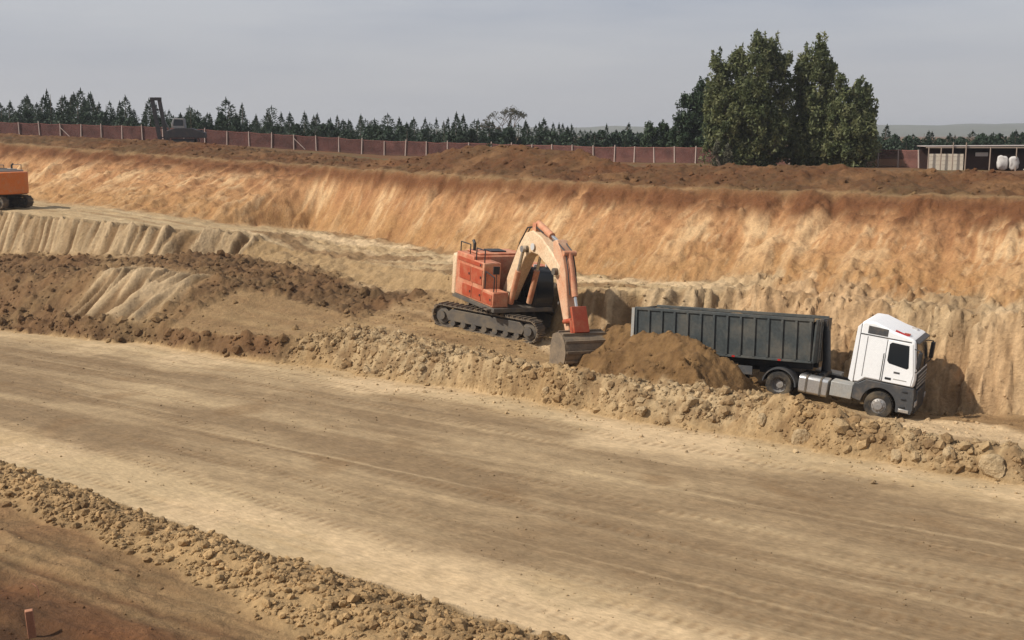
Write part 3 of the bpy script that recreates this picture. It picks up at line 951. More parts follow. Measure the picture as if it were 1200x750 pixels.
    lk.build('bucket_linkage', door_m, root, .02)
    for off in (-.20, .16):
        q0, q1, q2, q3 = sp_(-1.2, .30), sp_(-.6, .80), sp_(.2, .78), sp_(1.2, .60)
        MB(X).tube([(p_[0], by + off, p_[1]) for p_ in (q0, q1, q2, q3)], .028, 6).build('hose', BLACK, sk)
    for dd in (.5, 1.3):
        q0 = sp_(dd, -.26)
        MB(X).box(q0[0] - .05, q0[0] + .05, by - .3, by + .3, q0[1] - .05, q0[1] + .05).build('clamp', STEEL, sk)
    MB(X).cyl((3.0, by - .37, 4.3), (3.0, by - .335, 4.3), .16).build('work_light', LAMP, bo)
    # ---- bucket: rounded shell seen from the back, mouth towards the machine
    W = 1.04
    bp = ST_TIP
    # outline of the shell in (x, z), from the hinge plate round the heel to the lip
    BR = R(26)
    def rb(x, z): return (x * math.cos(BR) - z * math.sin(BR), x * math.sin(BR) + z * math.cos(BR))
    by += .12
    shell = [(.02, .12), (.42, .10), (.70, -.10), (.84, -.45), (.80, -.88), (.58, -1.22), (.20, -1.40), (-.25, -1.42), (-.62, -1.34)]
    shell = [rb(x, z) for x, z in shell]
    outer = [(bp.x + x, bp.z + z) for x, z in shell]
    inner = [(bp.x + x * .93 - .02, bp.z + z * .93) for x, z in shell]
    bk = MB(X)
    bk.prism(outer + inner[::-1], by - W, by + W)
    def ab(x, z):
        x, z = rb(x, z)
        return (bp.x + x, bp.z + z)
    side = outer + [ab(-.72, -1.1), ab(-.30, -.25)]
    for s in (-1, 1):
        bk.prism(side, by + s * W - .03, by + s * W + .03)
        bk.prism([ab(-.30, .16), ab(.45, .28), ab(.62, .06), ab(.4, -.12), ab(-.18, -.16)], by + s * .34 - .04, by + s * .34 + .04)
    # wear strips across the heel
    for (x, z) in shell[1:8]:
        bk.box(bp.x + x - .02, bp.x + x + .055, by - W * .98, by + W * .98, bp.z + z - .05, bp.z + z + .05)
    bko = bk.build('bucket', BUCKET, root, .012)
    for k in range(5):
        yy = by - W + .12 + k * (2 * W - .24) / 4
        MB(X).prism([ab(-.55, -1.42), ab(-.58, -1.30), ab(-.95, -1.27), ab(-.98, -1.30)], yy - .08, yy + .08).build('tooth', STEEL, bko)
    return root


ex_pos = Vector((-.38, 58.2, 0))
tyaw = R(-34)
ex_z = float(np.median([ground_at(ex_pos.x + dx, ex_pos.y + dy) for dx in (-2, -1, 0, 1, 2) for dy in (-1.5, 0, 1.5)]))
print('excavator z', ex_z)
ex_z = 1.12
house_yaw = math.atan2(-.885, .465)
excavator('dusty red tracked excavator working beside the tipper truck, its bucket lowered in front', (ex_pos.x, ex_pos.y, ex_z), (0, R(4.5), tyaw), house_yaw - tyaw, (HOUSE, RED, CREAMP, CREAMP, SALMON))

# second machine, cut by the left edge of the photograph
p2 = V(-14, 242, z=5.15)
ex2 = excavator('orange tracked excavator parked on the upper bench at the left edge, tail towards the pit', (p2.x, p2.y, ground_at(p2.x, p2.y) + .02), (0, 0, R(-20)), R(176), (LGREY, DGREY, ORANGEP, ORANGEP, STEEL))


ex2.scale = (.90, .88, .76)


# ------------------------------------------------------------------ articulated tipper truck
Pf = V(1027, 490, z=-.40)
_th, _p = R(27), R(7.0)
Pd = Pf - 3.75 * Vector((math.cos(_th) * math.cos(_p), -math.sin(_th) * math.cos(_p), -math.sin(_p)))
def wheel(parent, x, y, rad, wid, xf, dual=False):
    w_ = MB(xf)
    h = wid / 2
    tyre_prof = [(rad * .56, -h * .9), (rad * .80, -h), (rad * .95, -h * .92), (rad, -h * .66), (rad, h * .66), (rad * .95, h * .92), (rad * .80, h), (rad * .56, h * .9), (rad * .56, -h * .9)]
    t_ = w_.lathe(tyre_prof, (x, y, rad), n=36)
    # tread blocks
    for k in range(36):
        a = 2 * math.pi * k / 36
        rot = Euler((0, -a, 0)).to_matrix()
        for s in (-1, 1):
            c = Vector((x, y, rad)) + rot @ Vector((rad + .004, s * h * .38, 0))
            vs = [rot @ Vector((sx * .012, sy * h * .24, sz * .030)) + c for sz in (-1, 1) for sx, sy in ((-1, -1), (1, -1), (1, 1), (-1, 1))]
            t_._add(vs, [(3, 2, 1, 0), (4, 5, 6, 7), (0, 1, 5, 4), (1, 2, 6, 5), (2, 3, 7, 6), (3, 0, 4, 7)])
    o = t_.build('wheel', RUBBER, parent)
    s = -1 if y < 0 else 1
    r_ = MB(xf)
    off = s * h
    if dual: prof = [(rad * .57, off * .95), (rad * .54, off * .5), (rad * .50, off * .1), (rad * .30, off * .05), (rad * .28, off * .45), (.01, off * .5)]
    else: prof = [(rad * .57, off * .95), (rad * .54, off * .6), (rad * .46, off * .75), (rad * .32, off * 1.05), (rad * .30, off * 1.25), (.01, off * 1.3)]
    r_.lathe(prof, (x, y, rad), n=28)
    for k in range(10):
        a = 2 * math.pi * k / 10
        px, pz = x + math.cos(a) * rad * .39, rad + math.sin(a) * rad * .39
        r_.cyl((px, y + off * .1, pz), (px, y + off * (.3 if dual else 1.05), pz), .022, n=6)
    r_.build('rim', RIM, o)
    return o


def tipper():
    fwd = (Pf - Pd)
    mid_off = 1.02
    fw = fwd.normalized()
    B = frame_from(fw)                     # 3x3, x forward
    left = B @ Vector((0, 1, 0))
    org = Pd + left * mid_off              # under the drive axle centre
    WB = fwd.length
    print('wheelbase', WB, 'pitch', math.degrees(math.asin(-fw.z)))
    root = empty('tipper_truck', org, B.to_euler(), 'articulated truck with a white cab and long charcoal tipper body stopped below the clay bank', 'dump truck')
    I = Matrix.Identity(4)
    XR = WB - 1.06                          # rear wall of the cab
    XF = WB + 1.16                          # front of the cab
    for x, dual in ((WB, False), (0, True)):
        for s in (-1, 1): wheel(root, x, s * (1.02 if not dual else .98), .52, .33 if not dual else .56, I, dual)
    ch = MB(I)
    for s in (-1, 1): ch.box(-1.0, XF - .2, s * .42 - .05, s * .42 + .05, .70, .98)
    ch.box(-.9, -.8, -.42, .42, .75, .95).box(1.0, 1.1, -.42, .42, .75, .95).cyl((0, -.9, .52), (0, .9, .52), .14).cyl((WB, -.9, .50), (WB, .9, .50), .10)
    cho = ch.build('chassis_frame', BLACK, root, .01)
    MB(I).prism([(-.5, .99), (.65, .99), (.55, 1.16), (.1, 1.20), (-.45, 1.16)], -.45, .45).build('fifth_wheel', STEEL, cho, .02)
    MB(I).cyl((1.25, .2, .99), (1.25, .2, 2.2), .05).cyl((1.4, -.55, 1.0), (1.4, .55, 1.0), .16).build('air_tank', BLACK, cho)
    # cab shell, white
    H0 = 1.30
    cabp = [(XR, H0 - .08), (XR, 3.44), (XR + .10, 3.55), (XR + .50, 3.56), (XR + 1.2, 3.34), (XF - .34, 3.20), (XF - .20, 3.12), (XF - .02, 2.05), (XF, 1.72), (XF - .03, H0 + .12), (XR + .45, H0 + .12), (XR + .22, H0 - .08)]
    cab = MB(I).prism(cabp, -1.20, 1.20).build('cab', WHITE, root, .07)
    # rear edge strip / side deflector
    for y0, y1 in ((-1.225, -1.15), (1.15, 1.225)):
        MB(I).prism([(XR - .16, 1.30), (XR - .04, 1.22), (XR + .02, 1.22), (XR + .02, 3.45), (XR - .10, 3.3)], y0, y1).build('side_deflector', WHITE, cab, .01)
    # shoulder line and upper side hatch
    for s in (-1, 1):
        y = s * 1.203
        MB(I).box(XR + .04, XF - .35, y - .006, y + .006, 3.045, 3.085).build('drip_rail', DGREY, cab)
        MB(I).prism([(XR + .28, 3.12), (XR + 1.0, 3.12), (XR + 1.0, 3.38), (XR + .28, 3.41)], y - .012, y + .012).build('storage_hatch', DGREY, cab, .01)
        # door: slim raised panel with window
        dr = MB(I).prism([(XF - 1.16, H0 + .16), (XF - .14, H0 + .16), (XF - .10, 1.9), (XF - .29, 3.02), (XF - 1.16, 3.02)], y - .016, y + .016).build('door', WHITE, cab, .012)
        MB(I).prism([(XF - 1.10, 2.26), (XF - 1.02, 2.16), (XF - .36, 2.06), (XF - .30, 2.12), (XF - .40, 2.93), (XF - 1.02, 2.95), (XF - 1.10, 2.87)], y - .024, y + .024).build('side_window', GLASS, dr, .01)
        MB(I).box(XF - 1.08, XF - .86, y - .035, y + .035, 1.56, 1.64).build('door_handle', BLACK, dr, .01)
        MB(I).box(XF - .80, XF - .58, y - .021, y + .021, 1.83, 1.90).build('name_plate', DGREY, dr)
        MB(I).box(XF - .78, XF - .30, y - .0195, y + .0195, 1.60, 1.635).build('trim_strip', LGREY, dr)
        MB(I).box(XR + .30, XR + .315, y - .008, y + .008, H0 + .2, 3.0).build('panel_seam', DGREY, cab)
        MB(I).box(XF - 1.20, XF - 1.185, y - .010, y + .010, H0 + .16, 3.02).build('panel_seam', DGREY, cab)
        MB(I).tube([(XF - 1.24, y + s * .05, 1.5), (XF - 1.24, y + s * .05, 2.5)], .018, 6).build('grab_rail', BLACK, cab)
        # mirror on arms
        ym = s * 1.38
        mo = MB(I).box(XF - .02, XF + .13, ym - .12, ym + .12, 2.18, 2.80).build('mirror', BLACK, cab, .03)
        MB(I).tube([(XF - .2, s * 1.2, 2.85), (XF + .05, ym, 2.84), (XF + .05, ym, 2.7)], .02).build('mirror_arm', BLACK, mo)
        MB(I).tube([(XF - .05, s * 1.2, 2.0), (XF + .05, ym, 2.1), (XF + .05, ym, 2.3)], .02).build('mirror_arm', BLACK, mo)
    # windscreen sits proud of the sloping nose
    MB(I).prism([(XF - .03, 2.02), (XF + .010, 2.02), (XF - .165, 3.06), (XF - .20, 3.06)], -1.08, 1.08).build('windscreen', GLASS, cab)
    MB(I).prism([(XF - .30, 3.17), (XF - .08, 3.08), (XF - .07, 3.04), (XF - .1, 3.04), (XF - .26, 3.09)], -1.12, 1.12).build('sun_visor', DGREY, cab, .01)
    for s in (-1, 1):
        MB(I).box(XF - .72, XF - .5, s * .8 - .14, s * .8 + .14, 3.20, 3.29).build('marker_light', REDLENS if s < 0 else LAMP, cab)
    MB(I).cyl((XF - 1.0, -1.02, 3.36), (XF - .55, -1.02, 3.24), .045, n=10).build('air_horn', REDLENS, cab)
    gl = MB(I).box(XF - .01, XF + .035, -1.0, 1.0, 1.30, 1.92).build('grille', BLACK, cab, .02)
    for k in range(4):
        MB(I).box(XF + .036, XF + .06, -.92, .92, 1.36 + k * .14, 1.42 + k * .14).build('grille_bar', LGREY, gl, .006)
    for k in (-.5, .35):
        MB(I).tube([(XF + .02, k, 2.02), (XF - .07, k + .35, 2.55)], .014, 6).build('wiper', BLACK, cab)
    # dark lower body: wheel arch, steps, bumper
    arch = [(WB + .64 * math.cos(a), .55 + .64 * math.sin(a)) for a in [math.pi * k / 14 for k in range(15)]]
    low = [(WB + .64, .42), (XF + .03, .42), (XF + .08, .60), (XF + .06, 1.15), (XF - .0, 1.40), (XR + .5, 1.41), (XR + .24, 1.22), (XR + .08, 1.22), (XR + .08, .62), (WB - .64, .55)] + arch[::-1][1:-1]
    for s in (-1, 1):
        a0, a1 = (-1.235, -.80) if s < 0 else (.80, 1.235)
        lw = MB(I).prism(low, a0, a1).build('wheel_arch', DGREY, root, .02)
        for zz in (.62, .92, 1.2):
            MB(I).box(WB + .78, XF - .2, s * 1.245 - .02, s * 1.245 + .02, zz, zz + .055).build('step', BLACK, lw, .01)
        MB(I).box(WB + .74, XF - .05, s * 1.243 - .014, s * 1.243 + .014, .46, .58).build('headlight', ALU, lw, .01)
    MB(I).prism([(XF - .5, .40), (XF + .10, .40), (XF + .14, .60), (XF + .10, 1.25), (XF - .5, 1.25)], -.798, .798).build('bumper', DGREY, root, .03)
    for s in (-1, 1):
        MB(I).box(XF + .085, XF + .13, s * .95 - .2, s * .95 + .2, .72, .92).build('headlight', LAMP, root, .01)
    # fuel tank, straps, battery box
    ft = MB(I).prism([(1.02 + .36 * 0, .40), (1.02, .40)] if False else [(-1.18, .46), (-1.10, .38), (-.62, .38), (-.54, .46), (-.54, .98), (-.62, 1.06), (-1.10, 1.06), (-1.18, .98)], .72, 1.82, 'x').build('fuel_tank', ALU, root, .03)
    for x in (.98, 1.52):
        MB(I).prism([(-1.20, .44), (-1.12, .36), (-.60, .36), (-.52, .44), (-.52, 1.0), (-.60, 1.08), (-1.12, 1.08), (-1.20, 1.0)], x, x + .07, 'x').build('strap', STEEL, ft)
    MB(I).cyl((.92, -.86, 1.06), (.92, -.86, 1.14), .07).build('tank_cap', BLACK, ft)
    MB(I).box(1.93, XR + .06, -1.19, -.55, .52, 1.08).build('battery_box', LGREY, root, .03)
    MB(I).box(.9, 1.9, .55, 1.18, .42, 1.02).build('tool_box', LGREY, root, .03)
    # mudguards over the drive wheels
    for s in (-1, 1):
        pts = [(.66 * math.cos(a), .52 + .66 * math.sin(a)) for a in [math.pi * (.02 + .96 * k / 16) for k in range(17)]]
        pin = [(.61 * math.cos(a), .52 + .61 * math.sin(a)) for a in [math.pi * (.02 + .96 * k / 16) for k in range(17)]]
        MB(I).prism(pts + pin[::-1], s * .98 - .30, s * .98 + .30).build('mudguard', DGREY, root)
    # ---- trailer, with its own heading about the king pin
    inv = root.matrix_basis.inverted()
    Tm = Matrix.Translation((.1, 0, 1.2)) @ Matrix.Rotation(R(TR_YAW), 4, 'Z') @ Matrix.Rotation(R(TR_PITCH), 4, 'Y') @ Matrix.Rotation(R(-5.0), 4, 'X') @ Matrix.Translation((-.1, 0, -1.2))
    x0, x1, zb, zt = -6.0, 1.12, 1.44, 2.94
    tb = MB(Tm)
    th = .05
    # side walls lean out slightly; front wall, floor, tail gate
    for s in (-1, 1):
        tb.prism([(s * 1.10, zb), (s * 1.17, zb), (s * 1.24, zt), (s * 1.18, zt)], x0, x1, 'x')
        tb.box(x0 - .02, x1 + .03, s * 1.22 - .07, s * 1.22 + .07, zt - .02, zt + .10)
        n = 13
        for k in range(n + 1):
            x = x0 + .04 + (x1 - x0 - .12) * k / n
            tb.prism([(s * 1.16, zb - .02), (s * 1.235, zb - .02), (s * 1.30, zt - .02), (s * 1.22, zt - .02)], x - .045, x + .045, 'x')
        tb.box(x0, x1, s * 1.16 - .06, s * 1.16 + .05, zb - .10, zb)
    tb.box(x0, x1, -1.12, 1.12, zb - .08, zb - .02)
    tb.prism([(x1 - .02, zb - .1), (x1 + .06, zb - .1), (x1 + .16, zt + .05), (x1 + .08, zt + .05)], -1.18, 1.18)
    tbo = tb.build('tipper_body', TIPPER, root, .012)
    MB(Tm).box(x0 - .10, x0 - .03, -1.2, 1.2, zb - .05, zt + .05).build('tailgate', TIPPER, tbo, .01)
    MB(Tm).box(x0 - .14, x0 - .02, -1.32, -1.24, zb + .4, zt + .06).build('marker_board', LGREY, tbo)
    # load of soil a little below the rim
    lm = MB(Tm)
    nx_, ny_ = 90, 28
    LX, LY = np.meshgrid(np.linspace(x0 + .06, x1 - .02, nx_), np.linspace(-1.17, 1.17, ny_))
    LZ = zt - .10 + .10 * (1 - (np.abs(LY) / 1.17) ** 2) * (.75 + .25 * np.sin(LX * 2.2)) + .07 * fbm(LX * 1.6, LY * 1.6, 4, 88) - .08 * (np.abs(LY) > 1.1)
    ii_ = (np.arange(ny_ - 1)[:, None] * nx_ + np.arange(nx_ - 1)[None, :])
    LV = np.stack([LX.ravel(), LY.ravel(), LZ.ravel()], 1) @ np.array(Tm.to_3x3()).T + np.array(Tm.translation)
    ld_ = mesh_np('load', LV, np.stack([ii_, ii_ + 1, ii_ + nx_ + 1, ii_ + nx_], -1).reshape(-1, 4), soil_material('load_soil', False, (.22, .145, .075), 2, .8))
    ld_.parent = tbo
    for x in (x0 + .5, x0 + 2.3, x0 + 4.1, x0 + 5.9):
        MB(Tm).box(x - .06, x + .06, -1.222, -1.20, zb - .09, zb - .02).build('side_lamp', REDLENS, tbo)
    # front ram and ladder on the head board
    MB(Tm).cyl((x1 + .34, 0, 1.0), (x1 + .24, 0, 2.55), .15).cyl((x1 + .24, 0, 2.5), (x1 + .2, 0, 2.95), .11).box(x1 + .1, x1 + .3, -.28, .28, 2.72, 2.95).build('tipping_ram', BLACK, root)
    ld = MB(Tm)
    for yy in (-.95, -.6): ld.cyl((x1 + .18, yy, 1.35), (x1 + .22, yy, 3.0), .022, n=8)
    for k in range(5): ld.cyl((x1 + .18, -.95, 1.5 + k * .32), (x1 + .18, -.6, 1.5 + k * .32), .018, n=8)
    ld.build('ladder', STEEL, tbo)
    tc = MB(Tm)
    for s in (-1, 1): tc.box(x0 + .2, x1 - .1, s * .45 - .06, s * .45 + .06, 1.05, 1.30)
    for x in (-5.8, -4.5, -3.2, -1.9, .6): tc.box(x - .05, x + .05, -.45, .45, 1.08, 1.28)
    tco = tc.build('trailer_frame', BLACK, root, .01)
    for x in (-5.45, -4.15, -2.85):
        MB(Tm).cyl((x, -.9, .52), (x, .9, .52), .09).build('axle', STEEL, tco)
        for s in (-1, 1): wheel(root, x, s * .98, .52, .40, Tm, True)
    for s in (-1, 1):
        MB(Tm).box(-1.95, -1.8, s * .75 - .07, s * .75 + .07, .35, 1.1).box(-2.0, -1.75, s * .75 - .14, s * .75 + .14, .31, .35).build('landing_leg', STEEL, tco)
        MB(Tm).box(-2.55, -1.15, s * 1.1 - .03, s * 1.1 + .03, .72, 1.05).build('side_guard', DGREY, tco)
    return root

TR_YAW, TR_PITCH = 0.0, -6.8
TRUCK = tipper()
# ------------------------------------------------------------------ vegetation
def leaf_material(name, c1, c2, c3, trans=.25, scale=.9):
    m = bpy.data.materials.new(name)
    nt, N, L, b = nodes_of(m)
    at = N.new('ShaderNodeAttribute'); at.attribute_name = 'soil'
    sp_ = N.new('ShaderNodeSeparateColor'); L.new(at.outputs['Color'], sp_.inputs[0])
    rp = N.new('ShaderNodeValToRGB')
    rp.color_ramp.elements[0].position = .1; rp.color_ramp.elements[0].color = (*c1, 1)
    rp.color_ramp.elements[1].position = .9; rp.color_ramp.elements[1].color = (*c3, 1)
    e = rp.color_ramp.elements.new(.5); e.color = (*c2, 1)
    L.new(sp_.outputs[0], rp.inputs['Fac'])
    L.new(rp.outputs[0], b.inputs['Base Color'])
    b.inputs['Roughness'].default_value = .6
    b.inputs['Specular IOR Level'].default_value = .25
    tr = N.new('ShaderNodeBsdfTranslucent'); L.new(rp.outputs[0], tr.inputs['Color'])
    mx = N.new('ShaderNodeMixShader'); mx.inputs['Fac'].default_value = trans
    L.new(b.outputs[0], mx.inputs[1]); L.new(tr.outputs[0], mx.inputs[2])
    L.new(mx.outputs[0], N['Material Output'].inputs['Surface'])
    return m


EUC = leaf_material('broad_leaves', (.062, .078, .032), (.125, .140, .056), (.20, .20, .09), .35)
DARKLEAF = leaf_material('dark_leaves', (.020, .038, .017), (.034, .055, .024), (.052, .075, .034))
CONIF = leaf_material('conifer_needles', (.020, .036, .020), (.034, .054, .030), (.055, .076, .042), .2)
DRYLEAF = leaf_material('dry_leaves', (.05, .05, .03), (.085, .08, .05), (.12, .11, .07))
BARK = paint('bark', (.13, .10, .075), .9, .4, (.2, .17, .13), spec=.1)


def leaves(name, centres, radii, n_each, size, mat, parent, seed, stretch=1.0, up=.0):
    """many leaf-sized quads in loose clumps; centres (k,3)"""
    r = np.random.default_rng(seed)
    k = len(centres)
    tot = int(np.sum(n_each))
    idx = np.repeat(np.arange(k), n_each)
    d = r.normal(size=(tot, 3)); d /= np.linalg.norm(d, axis=1)[:, None]
    rad = r.uniform(.25, 1.0, tot) ** .6
    p = centres[idx] + d * rad[:, None] * radii[idx]
    a = r.normal(size=(tot, 3)) + np.array([0, 0, up]); a /= np.linalg.norm(a, axis=1)[:, None]
    b = np.cross(a, r.normal(size=(tot, 3))); b /= np.linalg.norm(b, axis=1)[:, None]
    s = size * r.uniform(.6, 1.35, tot)[:, None]
    v = np.stack([p - a * s * stretch, p + b * s * .55, p + a * s * stretch, p - b * s * .55], 1).reshape(-1, 3)
    f = np.arange(tot * 4).reshape(-1, 4)
    tone = np.clip(.5 + .22 * r.normal(size=k), 0, 1)[idx] + .12 * r.normal(size=tot)
    col = np.repeat(np.clip(tone, 0, 1), 4)[:, None] * np.ones(3)
    o = mesh_np(name, v, f, mat, False, col)
    o.parent = parent
    return o


def limb_mesh(segs, parent, mat=None, name='trunk'):
    m = MB()
    for a, b, r0, r1 in segs: m.cyl(a, b, r0, r1, n=8)
    return m.build(name, mat or BARK, parent)


def big_tree(label, px, Yd, base_sink, H, stems, leafmat, seed, n, size, group=None, name='broadleaf_tree'):
    """stems: list of (dx, dy, lean_x, lean_y, height, half-width) plumes that make up one crown"""
    p = V(px, 190, Y=Yd)
    z0 = ground_at(p.x, p.y) - base_sink
    root = empty(name, (p.x, p.y, z0), None, label, 'tree', group)
    r = np.random.default_rng(seed)
    cen, rad, cnt, segs = [], [], [], []
    segs.append((Vector((0, 0, -.2)), Vector((0, 0, H * .12)), .32, .26))
    for (dx, dy, lx, ly, h, hw) in stems:
        b0 = Vector((dx * .25, dy * .25, H * .08)); b1 = Vector((dx, dy, h * .35)); b2 = Vector((dx + lx, dy + ly, h * .93))
        segs += [(b0, b1, .20, .14), (b1, b2, .14, .03)]
        nb = int(58 * h / 8 * max(hw, .8))
        for k in range(nb):
            f = r.uniform(.04, 1.0)
            axis = b1.lerp(b2, (f - .35) / .65) if f > .35 else b0.lerp(b1, f / .35)
            # plume: widest a third of the way up, pointed at the tip
            wdt = hw * (math.sin(min(1, f * 1.25 + .18) * math.pi * .5) * (1 - f ** 3.4) ** .6 + .16)
            a = r.uniform(0, 6.283); q = wdt * math.sqrt(r.uniform(.12, 1.0))
            c = Vector((axis.x + math.cos(a) * q, axis.y + math.sin(a) * q, h * f * .97 + r.normal() * .25))
            if c.z < .35: c.z = .35 + r.uniform(0, .4)
            cen.append(c[:]); s = r.uniform(.36, .72) * (1.1 - .35 * f) * (.75 + .25 * hw)
            rad.append((s, s, s * r.uniform(1.0, 1.7))); cnt.append(int(n * r.uniform(.6, 1.4)))
            if k % 3 == 0:
                segs.append((axis, c, .045, .015))
        # fine leading shoots that fray the outline
        for k in range(5):
            a = r.uniform(0, 6.283)
            c = Vector((b2.x + math.cos(a) * hw * .42 * r.uniform(.1, 1), b2.y + math.sin(a) * hw * .4, h * r.uniform(.90, 1.05)))
            cen.append(c[:]); rad.append((.16, .16, .55)); cnt.append(int(n * .45))
    limb_mesh(segs, root)
    leaves('crown', np.array(cen), np.array(rad), np.array(cnt), size, leafmat, root, seed, 1.5, .6)
    return root


YT = 121.0
big_tree('tall bushy grey green tree, the widest of the clump behind the spoil ridge', 881, YT, .5, 12,
         [(-2.9, .2, -.5, 0, 10.6, 1.25), (-1.3, .6, -.2, 0, 11.2, 1.5), (.2, -.3, .1, 0, 12.5, 1.55), (1.5, .5, .4, 0, 11.9, 1.45), (2.6, .4, .5, 0, 10.6, 1.15), (-2.3, -.8, -.6, -.3, 7.2, 1.5), (-.3, -1.1, 0, -.2, 8.6, 1.5), (1.9, -1.0, .1, -.2, 5.5, 1.2), (-3.2, .2, -.5, 0, 4.4, 1.2)], EUC, 31, 58, .135, 'clump of tall trees behind the spoil ridge')
big_tree('slim upright green tree with pointed top in the middle of the clump', 954, YT + 1.0, .5, 12,
         [(-1.0, .3, .0, 0, 11.3, 1.15), (.15, -.2, .15, 0, 12.1, 1.2), (1.2, .4, .35, 0, 10.2, 1.3), (-.4, -.8, -.2, 0, 6.8, 1.0), (1.2, -.7, .3, 0, 7.0, 1.3), (.2, .2, 0, 0, 4.6, 1.8), (-1.6, -.4, -.2, 0, 4.2, 1.3), (-1.3, .3, 0, 0, 6.4, 1.0), (-1.5, .5, .1, 0, 9.0, .9)], EUC, 32, 58, .135, 'clump of tall trees behind the spoil ridge')
big_tree('lower round headed green tree at the right end of the clump', 995, YT - .5, .5, 9,
         [(-.9, .2, -.1, 0, 8.7, 1.2), (.4, 0, .3, 0, 8.2, 1.25), (1.1, .3, .5, 0, 7.7, 1.05), (-.2, -.7, 0, 0, 6.2, 1.3), (.9, -.3, .5, 0, 5.2, 1.3), (-1.3, -.2, -.2, 0, 5.6, 1.2)], EUC, 33, 58, .135, 'clump of tall trees behind the spoil ridge')
big_tree('dark dense tree half hidden behind the left side of the tree clump', 826, YT + 22, .5, 9,
         [(-1.6, 0, -.5, 0, 7.4, 1.5), (-.2, .3, 0, 0, 9.1, 1.8), (1.5, 0, .2, 0, 9.4, 1.7), (-2.4, -.3, -.4, 0, 5.2, 1.2), (.2, -.8, 0, 0, 5.5, 1.7), (2.0, .2, .2, 0, 7, 1.6)], DARKLEAF, 34, 60, .15, None)
big_tree('small round dark tree in the conifer row left of the tree clump', 771, YT + 40, .8, 5,
         [(-.8, 0, -.2, 0, 4.6, 1.3), (.5, .2, .2, 0, 4.9, 1.4), (1.3, -.2, .3, 0, 4.2, 1.1)], DARKLEAF, 35, 60, .15, None, 'round_tree')
big_tree('low dark bush on the spoil ridge in front of the bare tree', 577, 99, .1, 1.6,
         [(-.2, 0, -.1, 0, 1.5, .55), (.4, 0, .1, 0, 1.2, .5), (-.6, 0, -.1, 0, 1.0, .4)], DARKLEAF, 36, 60, .07, None, 'bush')
# pale dry shrub at the foot of the big tree
big_tree('pale yellowish shrub at the left foot of the tall tree clump', 846, YT - 3, .2, 2.2,
         [(-.4, 0, -.1, 0, 2.2, .7), (.4, 0, .1, 0, 1.8, .6)], DRYLEAF, 37, 45, .09, None, 'shrub')

# nearly bare tree over the conifers
p = V(592, 170, Y=172)
bt = empty('bare_tree', (p.x, p.y, ground_at(p.x, p.y) - .3), None, 'thin greyish tree with few leaves rising above the conifers', 'tree')
r = np.random.default_rng(8)
segs = [(Vector((0, 0, 0)), Vector((.1, 0, 3.0)), .16, .11)]
tips = []
def grow(a, d, ln, rad, lev):
    b = a + d * ln
    segs.append((a, b, rad, rad * .65))
    if lev == 0:
        tips.append(b); return
    for k in range(3):
        nd = (d + Vector((r.normal() * .55, r.normal() * .4, r.normal() * .25 + .05))).normalized()
        grow(b, nd, ln * r.uniform(.6, .85), rad * .62, lev - 1)
for dx in (-.9, -.35, .3, .95):
    grow(Vector((.1, 0, 2.6 + .3 * r.uniform())), Vector((dx, r.normal() * .3, 1.0)).normalized(), 1.5, .07, 3)
limb_mesh(segs, bt)
tp = np.array([t_[:] for t_ in tips])
leaves('crown', tp, np.full((len(tp), 3), .30), np.full(len(tp), 9), .10, DRYLEAF, bt, 5, 1.4)

# conifers: eight shapes, every tree its own object
def conifer_mesh(seed):
    r = np.random.default_rng(seed)
    h = 1.0
    vs, tone = [], []
    n = 640
    asym = r.uniform(.7, 1.25); pw = r.uniform(.45, 1.05)
    lean = r.normal() * .02
    gaps = r.uniform(0, 1, 9)
    for k in range(n):
        f = r.uniform(.03, 1) ** .85
        wob = .72 + .5 * math.sin(f * 21 + seed) * .35 + .35 * gaps[int(f * 8.99)]
        R_ = .27 * (1 - f) ** pw * wob * asym + .008
        a = r.uniform(0, 6.283)
        q = R_ * math.sqrt(r.uniform(.15, 1.15))
        p = np.array([lean * f * 3 + math.cos(a) * q, math.sin(a) * q, f * h - .08 * q])
        out = np.array([math.cos(a), math.sin(a), r.uniform(.1, 1.3)]); out /= np.linalg.norm(out)
        sd = np.cross(out, r.normal(size=3)); sd /= np.linalg.norm(sd)
        s = r.uniform(.022, .05) * (1.2 - .6 * f)
        vs += [p - out * s * .8, p + sd * s * .4, p + out * s * 1.3, p - sd * s * .4]
        t_ = np.clip(.5 + .25 * r.normal(), 0, 1); tone += [t_] * 4
    # top shoot
    for k in range(10):
        z = .94 + .011 * k
        s = .018
        vs += [np.array([lean * 3 - s, 0, z - .02]), np.array([lean * 3, s * .6, z]), np.array([lean * 3 + s * .3, 0, z + .05]), np.array([lean * 3, -s * .6, z])]
        tone += [.5] * 4
    return np.array(vs), np.arange(len(vs)).reshape(-1, 4), np.array(tone)[:, None] * np.ones(3)

